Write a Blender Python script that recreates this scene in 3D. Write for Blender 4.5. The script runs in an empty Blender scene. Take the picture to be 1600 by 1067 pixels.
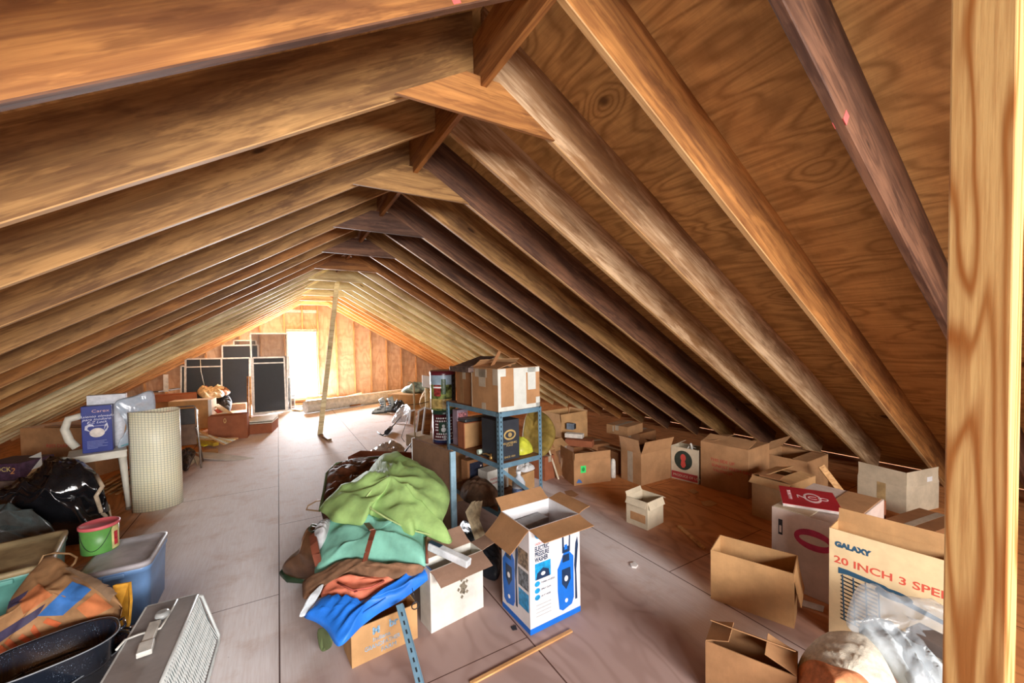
import bpy, bmesh, math, random
from mathutils import Vector, Matrix, noise
random.seed(7)
S = bpy.context.scene
COL = S.collection
PI = math.pi
U = 0.61            # rafter spacing, 24 inches on centre
H = 1.68            # eye height

# ------------------------------------------------------------------ camera frame
F_PX, CY_PX, YAW, PITCH, ROLL = 623.5, 553.1, 0.530, -0.0285, -0.0175
def cam_axes():
    cy, sy = math.cos(YAW), math.sin(YAW)
    f0 = Vector((sy, cy, 0)); r0 = Vector((cy, -sy, 0)); u0 = Vector((0, 0, 1))
    f = f0*math.cos(PITCH) + u0*math.sin(PITCH)
    u = u0*math.cos(PITCH) - f0*math.sin(PITCH)
    r = r0*math.cos(ROLL) + u*math.sin(ROLL)
    u2 = u*math.cos(ROLL) - r0*math.sin(ROLL)
    return r, u2, f
CR, CU, CF = cam_axes()
EYE = Vector((0, 0, H))
def ray(x, y): return CR*((x-800)/F_PX) + CU*((CY_PX-y)/F_PX) + CF
def fl(x, y, z=0.0):                 # point of the place at height z that the photo shows at (x, y)
    d = ray(x, y); return EYE + d*((z-H)/d.z)
def aty(x, y, Y):                    # same, on the vertical plane y = Y
    d = ray(x, y); return EYE + d*(Y/d.y)
def atp(x, y, P, n):                 # same, on the plane through P with normal n
    d = ray(x, y); return EYE + d*((Vector(P)-EYE).dot(n)/d.dot(n))
def zat(P, y):                       # height above P (a floor point) that the photo shows at row y
    a = (P-EYE); k = (CY_PX-y)/F_PX
    # (a + z e3).u = k (a + z e3).f
    return (k*a.dot(CF) - a.dot(CU))/(CU.z - k*CF.z) + P.z
cd = bpy.data.cameras.new('camera'); cam = bpy.data.objects.new('camera', cd); COL.objects.link(cam)
cd.sensor_width = 36; cd.lens = 36*F_PX/1600; cd.shift_y = (CY_PX-533.5)/1600; cd.clip_start = 0.02
M = Matrix.Identity(4)
for i in range(3):
    M[i][0], M[i][1], M[i][2], M[i][3] = CR[i], CU[i], -CF[i], EYE[i]
cam.matrix_world = M
S.camera = cam

# ------------------------------------------------------------------ materials
def nd(nt, t, **kw):
    n = nt.nodes.new(t)
    for k, v in kw.items():
        if k in n.inputs: n.inputs[k].default_value = v
        else: setattr(n, k, v)
    return n
def new_mat(name):
    m = bpy.data.materials.new(name); m.use_nodes = True
    nt = m.node_tree; b = nt.nodes['Principled BSDF']
    return m, nt, b
def rgb(c): return (c[0], c[1], c[2], 1)
def srgb(r, g, b):
    f = lambda v: (v/255/12.92) if v/255 <= .04045 else ((v/255+.055)/1.055)**2.4
    return (f(r), f(g), f(b))
def coords(nt, scale, rnd=True):
    tc = nd(nt, 'ShaderNodeTexCoord')
    out = tc.outputs['Object']
    if rnd:
        oi = nd(nt, 'ShaderNodeObjectInfo')
        mu = nd(nt, 'ShaderNodeMath', operation='MULTIPLY'); mu.inputs[1].default_value = 61.7
        nt.links.new(oi.outputs['Random'], mu.inputs[0])
        ad = nd(nt, 'ShaderNodeVectorMath', operation='ADD')
        nt.links.new(out, ad.inputs[0]); nt.links.new(mu.outputs[0], ad.inputs[1]); out = ad.outputs[0]
    vm = nd(nt, 'ShaderNodeVectorMath', operation='MULTIPLY'); vm.inputs[1].default_value = scale
    nt.links.new(out, vm.inputs[0])
    return vm.outputs[0], out
def vmul(nt, src, s):
    vm = nd(nt, 'ShaderNodeVectorMath', operation='MULTIPLY'); vm.inputs[1].default_value = s
    nt.links.new(src, vm.inputs[0]); return vm.outputs[0]
def mth(nt, op, a, b=None, c=None, clamp=False):
    n = nd(nt, 'ShaderNodeMath', operation=op); n.use_clamp = clamp
    for i, v in enumerate((a, b, c)):
        if v is None: continue
        if isinstance(v, (int, float)): n.inputs[i].default_value = v
        else: nt.links.new(v, n.inputs[i])
    return n.outputs[0]
def mixc(nt, fac, a, b, mode='MIX'):
    n = nd(nt, 'ShaderNodeMix', data_type='RGBA', blend_type=mode)
    if isinstance(fac, (int, float)): n.inputs[0].default_value = fac
    else: nt.links.new(fac, n.inputs[0])
    for i, v in ((6, a), (7, b)):
        if isinstance(v, tuple): n.inputs[i].default_value = rgb(v)
        else: nt.links.new(v, n.inputs[i])
    return n.outputs[2]
def noi(nt, vec, scale, detail=3, rough=.55, dist=0):
    n = nd(nt, 'ShaderNodeTexNoise'); n.inputs['Scale'].default_value = scale
    n.inputs['Detail'].default_value = detail; n.inputs['Roughness'].default_value = rough
    n.inputs['Distortion'].default_value = dist
    nt.links.new(vec, n.inputs['Vector']); return n.outputs['Fac']
def ramp(nt, fac, lo, hi):            # smooth 0..1 between lo and hi
    n = nd(nt, 'ShaderNodeMapRange'); n.interpolation_type = 'SMOOTHSTEP'
    n.inputs['From Min'].default_value = lo; n.inputs['From Max'].default_value = hi
    nt.links.new(fac, n.inputs['Value']); return n.outputs['Result']
def bump(nt, b, h, strength=.3, dist=.002):
    n = nd(nt, 'ShaderNodeBump'); n.inputs['Strength'].default_value = strength; n.inputs['Distance'].default_value = dist
    nt.links.new(h, n.inputs['Height']); nt.links.new(n.outputs[0], b.inputs['Normal'])

def wood(name, light, dark, stain, grain=(.7, 9, 9), freq=26, fibre=(4, 150, 150), knots=.5, kscale=(1.3, 5, 5), stain_amt=.6, rough=.65, spec=.3, kgrain=1.0, rnd=True, gamt=.6, bigs=(.7, 4, 4), blot=.6, kr=.06):
    m, nt, b = new_mat(name)
    v, raw = coords(nt, grain, rnd)
    n1 = noi(nt, v, 1, 2, .5, .3)
    vk = vmul(nt, raw, kscale)
    vor = nd(nt, 'ShaderNodeTexVoronoi'); vor.inputs['Scale'].default_value = 1; nt.links.new(vk, vor.inputs['Vector'])
    sep = nd(nt, 'ShaderNodeSeparateColor'); nt.links.new(vor.outputs['Color'], sep.inputs[0])
    gate = mth(nt, 'LESS_THAN', sep.outputs[0], knots)
    kd = vor.outputs['Distance']
    near = mth(nt, 'MULTIPLY', mth(nt, 'SUBTRACT', 1, ramp(nt, kd, 0, .35)), gate)
    knot = mth(nt, 'MULTIPLY', mth(nt, 'SUBTRACT', 1, ramp(nt, kd, kr*.75, kr*1.4)), gate)
    g = mth(nt, 'ADD', n1, mth(nt, 'MULTIPLY', near, .22*kgrain))
    rings = mth(nt, 'SINE', mth(nt, 'MULTIPLY', g, freq*2))
    rings = mth(nt, 'MULTIPLY_ADD', rings, .5, .5)
    rings = mth(nt, 'POWER', rings, 2.2)
    fb = noi(nt, vmul(nt, raw, fibre), 1, 3, .6)
    big = noi(nt, vmul(nt, raw, bigs), 1, 4, .7)
    blotch = noi(nt, vmul(nt, raw, (1.3, 8, 8)), 1, 5, .7, .25)
    c = mixc(nt, mth(nt, 'MULTIPLY', rings, gamt), light, dark)
    streak = noi(nt, vmul(nt, raw, (grain[0]*1.6, grain[1]*5, grain[2]*5)), 1, 4, .65)
    c = mixc(nt, mth(nt, 'MULTIPLY', ramp(nt, streak, .45, .68), .55 if blot > .3 else .2), c, dark)
    c = mixc(nt, ramp(nt, fb, .3, .75), c, mixc(nt, .45, c, dark))
    c = mixc(nt, mth(nt, 'MULTIPLY', ramp(nt, big, .42, .68), stain_amt), c, stain)
    c = mixc(nt, mth(nt, 'MULTIPLY', ramp(nt, blotch, .52, .62), blot), c, (dark[0]*.55, dark[1]*.5, dark[2]*.5))
    c = mixc(nt, mth(nt, 'MULTIPLY', ramp(nt, blotch, .47, .36), blot*.8), c, tuple(min(1, x*1.35) for x in light))
    kd_col = (dark[0]*.25, dark[1]*.2, dark[2]*.2)
    c = mixc(nt, mth(nt, 'MULTIPLY', near, .25), c, dark)
    c = mixc(nt, mth(nt, 'MULTIPLY', knot, .85), c, kd_col)
    nt.links.new(c, b.inputs['Base Color'])
    b.inputs['Roughness'].default_value = rough; b.inputs['Specular IOR Level'].default_value = spec
    bump(nt, b, mth(nt, 'ADD', mth(nt, 'MULTIPLY', rings, .4), fb), .25, .0015)
    return m

def plain(name, col, rough=.6, metal=0, var=.15, vscale=12, bmp=0, spec=.4, trans=0, alpha=1, ior=1.45):
    m, nt, b = new_mat(name)
    v, raw = coords(nt, (1, 1, 1))
    n = noi(nt, v, vscale, 4, .6)
    dk = tuple(x*(1-var*1.6) for x in col); lt = tuple(min(1, x*(1+var)) for x in col)
    c = mixc(nt, ramp(nt, n, .3, .7), dk, lt)
    nt.links.new(c, b.inputs['Base Color'])
    b.inputs['Roughness'].default_value = rough; b.inputs['Metallic'].default_value = metal
    b.inputs['Specular IOR Level'].default_value = spec
    if trans: b.inputs['Transmission Weight'].default_value = trans; b.inputs['IOR'].default_value = ior
    if alpha < 1: b.inputs['Alpha'].default_value = alpha
    if bmp: bump(nt, b, noi(nt, v, vscale*4, 4, .6), bmp, .004)
    return m
_card = {}
def card(col, key=None):
    k = key or tuple(round(c, 3) for c in col)
    if k in _card: return _card[k]
    m, nt, b = new_mat('cardboard')
    v, raw = coords(nt, (1, 1, 1))
    n = noi(nt, v, 5, 5, .65); f = noi(nt, vmul(nt, raw, (160, 160, 8)), 1, 2, .5)
    c = mixc(nt, ramp(nt, n, .3, .72), tuple(x*.8 for x in col), tuple(min(1, x*1.12) for x in col))
    c = mixc(nt, mth(nt, 'MULTIPLY', f, .25), c, tuple(x*.7 for x in col))
    nt.links.new(c, b.inputs['Base Color']); b.inputs['Roughness'].default_value = .8
    b.inputs['Specular IOR Level'].default_value = .2
    bump(nt, b, f, .15, .001)
    _card[k] = m; return m

# ------------------------------------------------------------------ objects
def tag(o, label=None, cat=None, group=None, kind=None):
    if label: o['label'] = label
    if cat: o['category'] = cat
    if group: o['group'] = group
    if kind: o['kind'] = kind
    return o
def obj(name, bm, mats, parent=None, smooth=False, loc=None, rot=None):
    me = bpy.data.meshes.new(name); bm.normal_update(); bm.to_mesh(me); bm.free()
    if not isinstance(mats, (list, tuple)): mats = [mats]
    for m in mats: me.materials.append(m)
    if smooth:
        for p in me.polygons: p.use_smooth = True
    o = bpy.data.objects.new(name, me); COL.objects.link(o)
    if parent: o.parent = parent
    if loc is not None: o.location = loc
    if rot is not None: o.rotation_euler = rot
    return o
def empty(name, loc, rz=0, label=None, cat=None, group=None, rot=None):
    o = bpy.data.objects.new(name, None); COL.objects.link(o); o.empty_display_size = .05
    o.location = loc; o.rotation_euler = rot if rot else (0, 0, rz)
    return tag(o, label, cat, group)
def kids(o): return [c for c in bpy.data.objects if c.parent == o]
def copy_tree(o, parent=None):
    c = o.copy(); COL.objects.link(c)
    if parent: c.parent = parent
    for ch in kids(o): copy_tree(ch, c)
    return c
def B(bm, c, s, rz=0, mi=0, bev=0, mtx=None):
    """box centred c, full size s"""
    r = bmesh.ops.create_cube(bm, size=1)
    vs = r['verts']
    T = Matrix.Translation(c) @ Matrix.Rotation(rz, 4, 'Z') @ Matrix.Diagonal((s[0], s[1], s[2], 1))
    if mtx is not None: T = mtx @ T
    bmesh.ops.transform(bm, matrix=T, verts=vs)
    fs = list({f for v in vs for f in v.link_faces})
    for f in fs: f.material_index = mi
    if bev:
        es = list({e for v in vs for e in v.link_edges})
        rr = bmesh.ops.bevel(bm, geom=es, offset=bev, segments=2, affect='EDGES', profile=.5)
        for f in rr['faces']: f.material_index = mi
    return vs
def bar(bm, a, b, w, t, up=(0, 0, 1), mi=0, bev=0):
    """rectangular bar from a to b; w across, t along 'up'"""
    a = Vector(a); b = Vector(b); d = b-a; L = d.length; x = d.normalized(); up = Vector(up)
    y = up.cross(x)
    if y.length < 1e-4: y = Vector((0, 1, 0)).cross(x)
    y.normalize(); z = x.cross(y)
    T = Matrix.Identity(4)
    for i in range(3): T[i][0], T[i][1], T[i][2], T[i][3] = x[i], y[i], z[i], (a[i]+b[i])/2
    return B(bm, (0, 0, 0), (L, w, t), 0, mi, bev, T)
def tube(bm, pts, r, seg=10, mi=0, caps=True, closed=False):
    pts = [Vector(p) for p in pts]; n = len(pts); rings = []
    rr = r if isinstance(r, (list, tuple)) else [r]*n
    up = Vector((0, 0, 1)); prev = None
    for i, p in enumerate(pts):
        if closed: d = pts[(i+1) % n]-pts[i-1]
        else: d = pts[min(i+1, n-1)]-pts[max(i-1, 0)]
        d.normalize()
        if prev is None:
            a = up.cross(d)
            if a.length < .05: a = Vector((1, 0, 0)).cross(d)
        else: a = prev-d*prev.dot(d)
        a.normalize(); prev = a; c = d.cross(a)
        rings.append([bm.verts.new(p+(a*math.cos(2*PI*k/seg)+c*math.sin(2*PI*k/seg))*rr[i]) for k in range(seg)])
    m = n if closed else n-1
    for i in range(m):
        A, Bv = rings[i], rings[(i+1) % n]
        for k in range(seg):
            f = bm.faces.new((A[k], A[(k+1) % seg], Bv[(k+1) % seg], Bv[k])); f.material_index = mi; f.smooth = True
    if caps and not closed:
        for R_, rev in ((rings[0], True), (rings[-1], False)):
            try:
                f = bm.faces.new(list(reversed(R_)) if rev else R_); f.material_index = mi
            except ValueError: pass
def lathe(bm, prof, seg=32, mi=0, c=(0, 0, 0), sx=1, sy=1):
    """prof: list of (r, z)"""
    rings = []
    for r, z in prof:
        if r < 1e-5: rings.append([bm.verts.new((c[0], c[1], c[2]+z))])
        else: rings.append([bm.verts.new((c[0]+sx*r*math.cos(2*PI*k/seg), c[1]+sy*r*math.sin(2*PI*k/seg), c[2]+z)) for k in range(seg)])
    for A, Bv in zip(rings, rings[1:]):
        for k in range(seg):
            k2 = (k+1) % seg
            if len(A) == 1 and len(Bv) == 1: continue
            if len(A) == 1: vs = (A[0], Bv[k2], Bv[k]) 
            elif len(Bv) == 1: vs = (A[k], A[k2], Bv[0])
            else: vs = (A[k], A[k2], Bv[k2], Bv[k])
            f = bm.faces.new(vs); f.material_index = mi; f.smooth = True
def poly_prism(bm, pts, n, t, mi=0):
    """flat polygon pts (3D) given thickness t along n"""
    n = Vector(n).normalized()
    a = [bm.verts.new(Vector(p)) for p in pts]; b = [bm.verts.new(Vector(p)+n*t) for p in pts]
    k = len(pts)
    fs = [bm.faces.new(a[::-1]), bm.faces.new(b)]
    for i in range(k): fs.append(bm.faces.new((a[i], a[(i+1) % k], b[(i+1) % k], b[i])))
    for f in fs: f.material_index = mi
    bmesh.ops.recalc_face_normals(bm, faces=fs)
def lettering(name, txt, size, mat_, parent, loc, rot, ext=.0006, align='LEFT', sx=1.0, shear=0, bold=0, space=1.0):
    cu = bpy.data.curves.new(name, 'FONT'); cu.body = txt; cu.size = size; cu.extrude = ext
    cu.align_x = align; cu.shear = shear; cu.offset = bold; cu.space_character = space; cu.resolution_u = 3
    to = bpy.data.objects.new(name, cu); COL.objects.link(to)
    bpy.context.view_layer.update()
    dg = bpy.context.evaluated_depsgraph_get()
    me = bpy.data.meshes.new_from_object(to.evaluated_get(dg)); me.name = name
    bpy.data.objects.remove(to); bpy.data.curves.remove(cu)
    me.materials.clear(); me.materials.append(mat_)
    o = bpy.data.objects.new(name, me); COL.objects.link(o)
    o.parent = parent; o.location = loc; o.rotation_euler = rot; o.scale = (sx, 1, 1)
    return o
# ------------------------------------------------------------------ the attic shell
XR, ZA, T = 1.6063*U, H+2.3966*U, .5902           # ridge x, height where the rafter undersides meet, roof slope
Y0 = 3.2445*U
ZC = H+1.9449*U
DYL = .0966*U
RD, RT = .30, .038                                 # rafter depth and thickness
YF = 23.3*U                                        # far gable
YN = -3.4                                         # gable behind the viewer
ANG = math.atan(T)
XE = XR+ZA/T                                       # right eave, where the rafter undersides reach the floor
XW = XR-ZA/T

w_mid = wood('brown_rafter_wood', srgb(168, 128, 78), srgb(108, 73, 40), srgb(94, 65, 42), freq=20, knots=.45, kscale=(1.4, 0, 4.5))
w_dark = wood('dark_stained_wood', srgb(120, 84, 62), srgb(70, 44, 32), srgb(58, 42, 38), freq=20, knots=.35, kscale=(1.4, 0, 4.5))
w_grey = wood('weathered_grey_wood', srgb(200, 172, 138), srgb(136, 98, 62), srgb(128, 88, 50), freq=24, knots=.3, kscale=(1.4, 0, 4.5), stain_amt=.85)
w_orange = wood('amber_rafter_wood', srgb(172, 118, 64), srgb(116, 70, 34), srgb(100, 62, 38), freq=20, knots=.4, kscale=(1.4, 0, 4.5))
w_pale = wood('pale_new_wood', srgb(226, 212, 172), srgb(194, 168, 118), srgb(206, 180, 126), freq=18, knots=.2, kscale=(1.5, 5, 5), stain_amt=.5)
w_ply = wood('roof_plywood', srgb(208, 166, 106), srgb(126, 90, 48), srgb(176, 134, 82), grain=(3.2, .85, 2), freq=34, fibre=(60, 3, 20), knots=.6, kr=.085, kscale=(2.6, 1.7, 0), stain_amt=.45, rnd=False, kgrain=1.2, bigs=(1, 1, 1), blot=.12)
w_osb = wood('gable_plywood', srgb(206, 176, 144), srgb(166, 128, 94), srgb(180, 146, 114), grain=(2.5, 3, 1.1), freq=22, fibre=(50, 50, 4), knots=.2, kscale=(4, 4, 2.2), stain_amt=.4, rnd=False, bigs=(1, 1, 1), blot=.15)
w_stud = wood('stud_wood', srgb(222, 176, 120), srgb(184, 128, 76), srgb(196, 146, 96), freq=22, knots=.15, kscale=(1.5, 5, 5))
w_post = wood('yellow_pine_post', srgb(206, 170, 112), srgb(146, 88, 36), srgb(196, 152, 90), grain=(.9, 9, 9), freq=22, fibre=(6, 170, 170), knots=.12, kscale=(1.0, 5, 5), stain_amt=.3, gamt=1.0, blot=.05)

# floor: plywood sheets, dusty where people walk
def floor_mat():
    m, nt, b = new_mat('floor_plywood')
    tc = nd(nt, 'ShaderNodeTexCoord'); raw = tc.outputs['Object']
    sx = nd(nt, 'ShaderNodeSeparateXYZ'); nt.links.new(raw, sx.inputs[0]); X, Y = sx.outputs[0], sx.outputs[1]
    n1 = noi(nt, vmul(nt, raw, (2.2, .9, 1)), 1, 3, .5, .4)
    rings = mth(nt, 'POWER', mth(nt, 'MULTIPLY_ADD', mth(nt, 'SINE', mth(nt, 'MULTIPLY', n1, 60)), .5, .5), 2)
    fb = noi(nt, vmul(nt, raw, (90, 5, 1)), 1, 3, .6)
    orange = mixc(nt, mth(nt, 'MULTIPLY', rings, .45), srgb(206, 134, 70), srgb(146, 84, 38))
    brown = mixc(nt, mth(nt, 'MULTIPLY', rings, .4), srgb(176, 150, 142), srgb(146, 118, 110))
    warp = noi(nt, raw, .9, 3, .6)
    wx = mth(nt, 'ADD', X, mth(nt, 'MULTIPLY', mth(nt, 'SUBTRACT', warp, .5), 1.1))
    # bare orange boards out towards the right eave
    c = mixc(nt, mth(nt, 'MULTIPLY', ramp(nt, mth(nt, 'ADD', wx, mth(nt, 'MULTIPLY', Y, -.05)), 2.3, 3.0), .9), brown, orange)
    c = mixc(nt, mth(nt, 'MULTIPLY', ramp(nt, mth(nt, 'MULTIPLY', wx, -1), 1.0, 1.3), .95), c, orange)
    # dust on the walkway
    dust = mixc(nt, ramp(nt, fb, .3, .7), srgb(246, 240, 240), srgb(236, 226, 224))
    dust = mixc(nt, mth(nt, 'MULTIPLY', ramp(nt, noi(nt, raw, 3.5, 5, .7), .48, .75), .6), dust, srgb(206, 176, 160))
    d1 = mth(nt, 'SUBTRACT', 1, ramp(nt, mth(nt, 'ABSOLUTE', mth(nt, 'SUBTRACT', wx, mth(nt, 'MULTIPLY_ADD', Y, .10, -.15))), 1.25, 1.9))
    dl = mth(nt, 'SUBTRACT', 1, ramp(nt, mth(nt, 'ADD', wx, 0), -.25, .35))
    dl2 = ramp(nt, wx, -1.5, -1.0)
    near = mth(nt, 'SUBTRACT', 1, ramp(nt, Y, 3.4, 4.4))
    path = mth(nt, 'ADD', mth(nt, 'MULTIPLY', mth(nt, 'MULTIPLY', dl, dl2), near), mth(nt, 'MULTIPLY', d1, mth(nt, 'SUBTRACT', 1, near)), clamp=True)
    # dusty strip crossing to the right of the shelf
    st = mth(nt, 'SUBTRACT', 1, ramp(nt, mth(nt, 'ABSOLUTE', mth(nt, 'SUBTRACT', mth(nt, 'MULTIPLY_ADD', Y, -.12, X), 2.02)), .14, .34))
    c = mixc(nt, mth(nt, 'MULTIPLY', path, .93), c, dust)
    c = mixc(nt, mth(nt, 'MULTIPLY', st, .6), c, dust)
    # sheet seams
    sh = mth(nt, 'LESS_THAN', mth(nt, 'ABSOLUTE', mth(nt, 'SUBTRACT', mth(nt, 'FRACT', mth(nt, 'DIVIDE', mth(nt, 'ADD', X, .046), 1.22)), .0)), .0065)
    row = mth(nt, 'FLOOR', mth(nt, 'DIVIDE', mth(nt, 'ADD', X, .046), 1.22))
    yy = mth(nt, 'ADD', Y, mth(nt, 'MULTIPLY', row, 1.22))
    sh2 = mth(nt, 'LESS_THAN', mth(nt, 'FRACT', mth(nt, 'DIVIDE', mth(nt, 'ADD', yy, .55), 2.44)), .0025)
    seam = mth(nt, 'MAXIMUM', sh, sh2)
    c = mixc(nt, mth(nt, 'MULTIPLY', seam, .9), c, srgb(70, 34, 20))
    # dirt specks
    sp = ramp(nt, noi(nt, raw, 38, 3, .6), .72, .78)
    c = mixc(nt, mth(nt, 'MULTIPLY', sp, .5), c, srgb(90, 60, 48))
    nt.links.new(c, b.inputs['Base Color']); b.inputs['Roughness'].default_value = .8
    b.inputs['Specular IOR Level'].default_value = .2
    bump(nt, b, mth(nt, 'SUBTRACT', fb, mth(nt, 'MULTIPLY', seam, 2)), .15, .002)
    return m
bm = bmesh.new(); B(bm, ((XE+XW)/2, (YF+YN)/2, -.02), (XE-XW+1.3, YF-YN, .04))
tag(obj('floor', bm, floor_mat()), kind='structure')

# roof sheathing over both slopes
bm = bmesh.new()
cA = RD/math.cos(ANG)
for s in (1, -1):
    x0 = XR; z0 = ZA+cA
    L = (ZA+cA)/T - (.006 if s > 0 else .07)
    a = [Vector((x0, YN-.05, z0)), Vector((x0, YF+.3, z0)), Vector((x0+s*L, YF+.3, z0-T*L)), Vector((x0+s*L, YN-.05, z0-T*L))]
    poly_prism(bm, a, (0, 0, 1), .02)
tag(obj('ceiling', bm, w_ply), kind='structure')

# rafters: length along local x (down the slope), y across, z up
def rafter_mesh(L):
    bm = bmesh.new()
    n = 26
    rnd = random.Random(int(L*1000))
    rows = []
    for i in range(n+1):
        x = L*i/n
        wz = .004*noise.noise(Vector((x*1.3, 3.1, rnd.random()*0)))
        rows.append([bm.verts.new((x-(z*T if i == 0 else 0), y, z)) for y, z in ((-RT/2+.004, 0+wz), (RT/2-.004, 0+wz), (RT/2, .004+wz), (RT/2, RD), (-RT/2, RD), (-RT/2, .004+wz))])
    for A, Bv in zip(rows, rows[1:]):
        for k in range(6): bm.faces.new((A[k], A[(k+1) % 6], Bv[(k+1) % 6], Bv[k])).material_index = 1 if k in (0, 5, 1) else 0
    bm.faces.new(rows[0][::-1]); bm.faces.new(rows[-1])
    bmesh.ops.recalc_face_normals(bm, faces=bm.faces)
    return bm
LR = (ZA/T)/math.cos(ANG) - .02
w_edge = wood('bounce_lit_milled_edge', srgb(196, 158, 108), srgb(160, 116, 70), srgb(170, 128, 82), freq=16, knots=.1, blot=.12)  # less stained milled edge, lightened further to paint in floor bounce light
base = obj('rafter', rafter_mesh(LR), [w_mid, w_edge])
meshes = {}
def rmesh(mt):
    if mt.name not in meshes:
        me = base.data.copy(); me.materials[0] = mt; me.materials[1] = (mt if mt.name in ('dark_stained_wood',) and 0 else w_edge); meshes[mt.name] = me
    return meshes[mt.name]
ORD = ['nearest', 'second', 'third', 'fourth', 'fifth', 'sixth', 'seventh', 'eighth', 'ninth', 'tenth', 'eleventh', 'twelfth', 'thirteenth', 'fourteenth', 'fifteenth',
       'sixteenth', 'seventeenth', 'eighteenth', 'nineteenth', 'twentieth', 'twenty-first', 'twenty-second', 'twenty-third', 'twenty-fourth', 'twenty-fifth']
seqR = {-3: w_dark, -2: w_dark, -1: w_orange, 0: w_grey, 1: w_grey, 2: w_dark, 3: w_mid, 4: w_dark, 5: w_dark, 6: w_mid, 7: w_orange, 8: w_orange}
seqL = {-3: w_mid, -2: w_mid, -1: w_orange, 0: w_mid, 1: w_mid, 2: w_mid, 3: w_mid, 4: w_mid, 5: w_orange, 6: w_mid, 7: w_orange, 8: w_orange}
desc = {'brown_rafter_wood': 'brown', 'dark_stained_wood': 'dark stained', 'weathered_grey_wood': 'weathered grey-brown', 'amber_rafter_wood': 'amber brown', 'pale_new_wood': 'pale newer', 'stud_wood': 'tan'}
first = True
for k in range(-8, 20):
    for side in (1, -1):
        y = Y0+k*U+(DYL if side < 0 else 0) - RT/2
        if y > YF-.1: continue
        mt = (seqR if side > 0 else seqL).get(k, w_mid if k < 9 else (w_pale if k < 15 else w_stud))
        if first: o = base; first = False
        else: o = base.copy(); COL.objects.link(o)
        o.data = rmesh(mt)
        if k <= (-2 if side > 0 else -1):
            o.data = o.data.copy(); o.data.materials[1] = w_dark
        c0 = .019 if side > 0 else .019
        st = c0/math.cos(ANG)
        o.location = (XR+side*c0, y, ZA-T*c0)
        o.rotation_euler = (0, ANG, 0) if side > 0 else (0, ANG, PI)
        i = k+2 if side > 0 else k+1
        word = ORD[i] if 0 <= i < len(ORD) else 'unseen'
        nm = 'right' if side > 0 else 'left'
        ex = ', bearing red tape' if (side > 0 and k == -2) else ''
        if i < 0:
            tag(o, f'brown rafter on the {nm} roof slope, above or behind the viewer', 'rafter', f'rafters of the {nm} roof slope')
        else:
            w = 'nearest one in the photo' if i == 0 else f'{word} from the viewer'
            tag(o, f'{desc[mt.name]} rafter on the {nm} roof slope, {w}{ex}', 'rafter', f'rafters of the {nm} roof slope')

# ridge board
bm = bmesh.new(); B(bm, (0, 0, 0), (YF-YN-.05, .034, .30))
o = obj('ridge_board', bm, w_orange, loc=(XR, (YF+YN)/2, ZA-.105+.15), rot=(0, 0, PI/2))
tag(o, 'long ridge board where the two roof slopes meet overhead', 'ridge board')

# collar ties: trapezoid boards under the ridge, every second rafter pair
hw = (ZA-ZC)/T
def collar():
    bm = bmesh.new()
    zt = .218; top = hw-zt/T
    # notch under the ridge: bevelled top
    pts = [(-hw, 0, 0), (hw, 0, 0), (top, 0, zt), (-top, 0, zt)]
    poly_prism(bm, pts, (0, -1, 0), .019)
    return bm
ct = obj('collar_tie', collar(), w_mid)
i = 0
cm = [w_orange, w_mid, w_dark, w_dark, w_orange]
for k in range(0, 20, 2):
    y = Y0+k*U-RT-.001
    if y > YF-.3: continue
    o = ct if i == 0 else ct.copy()
    if i: COL.objects.link(o)
    me = ct.data.copy() if i else ct.data
    me.materials.clear(); me.materials.append(cm[i] if i < 5 else w_pale); o.data = me
    o.location = (XR, y, ZC+.002)
    tag(o, f'trapezoid plywood collar tie under the ridge, {"nearest to the viewer" if i==0 else ORD[i]+" from the viewer"}', 'collar tie', 'collar ties under the ridge')
    i += 1

# far gable: plywood sheathing with a window opening, studs, window
yw = YF
A = aty(447, 519, yw); C2 = aty(497, 616, yw)
wx0, wx1, wz1, wz0 = A.x, C2.x, A.z, C2.z
bm = bmesh.new()
def hz(x): return ZA+cA-T*abs(x-XR)
def gable(bm, y, t, hole=None):
    if hole is None:
        poly_prism(bm, [(XW-.5, y, 0), (XE+.5, y, 0), (XR, y, hz(XR))], (0, 1, 0), t); return
    x0, x1, z0, z1 = hole
    poly_prism(bm, [(XW-.5, y, 0), (x0, y, 0), (x0, y, hz(x0))], (0, 1, 0), t)
    poly_prism(bm, [(x1, y, 0), (XE+.5, y, 0), (x1, y, hz(x1))], (0, 1, 0), t)
    poly_prism(bm, [(x0, y, 0), (x1, y, 0), (x1, y, z0), (x0, y, z0)], (0, 1, 0), t)
    xm = XR
    up = [(x0, y, z1), (x1, y, z1), (x1, y, hz(x1))] + ([(xm, y, hz(xm))] if x0 < xm < x1 else []) + [(x0, y, hz(x0))]
    poly_prism(bm, up, (0, 1, 0), t)
gable(bm, yw, .02, (wx0, wx1, wz0, wz1))
tag(obj('wall_far', bm, w_osb), kind='structure')
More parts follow.
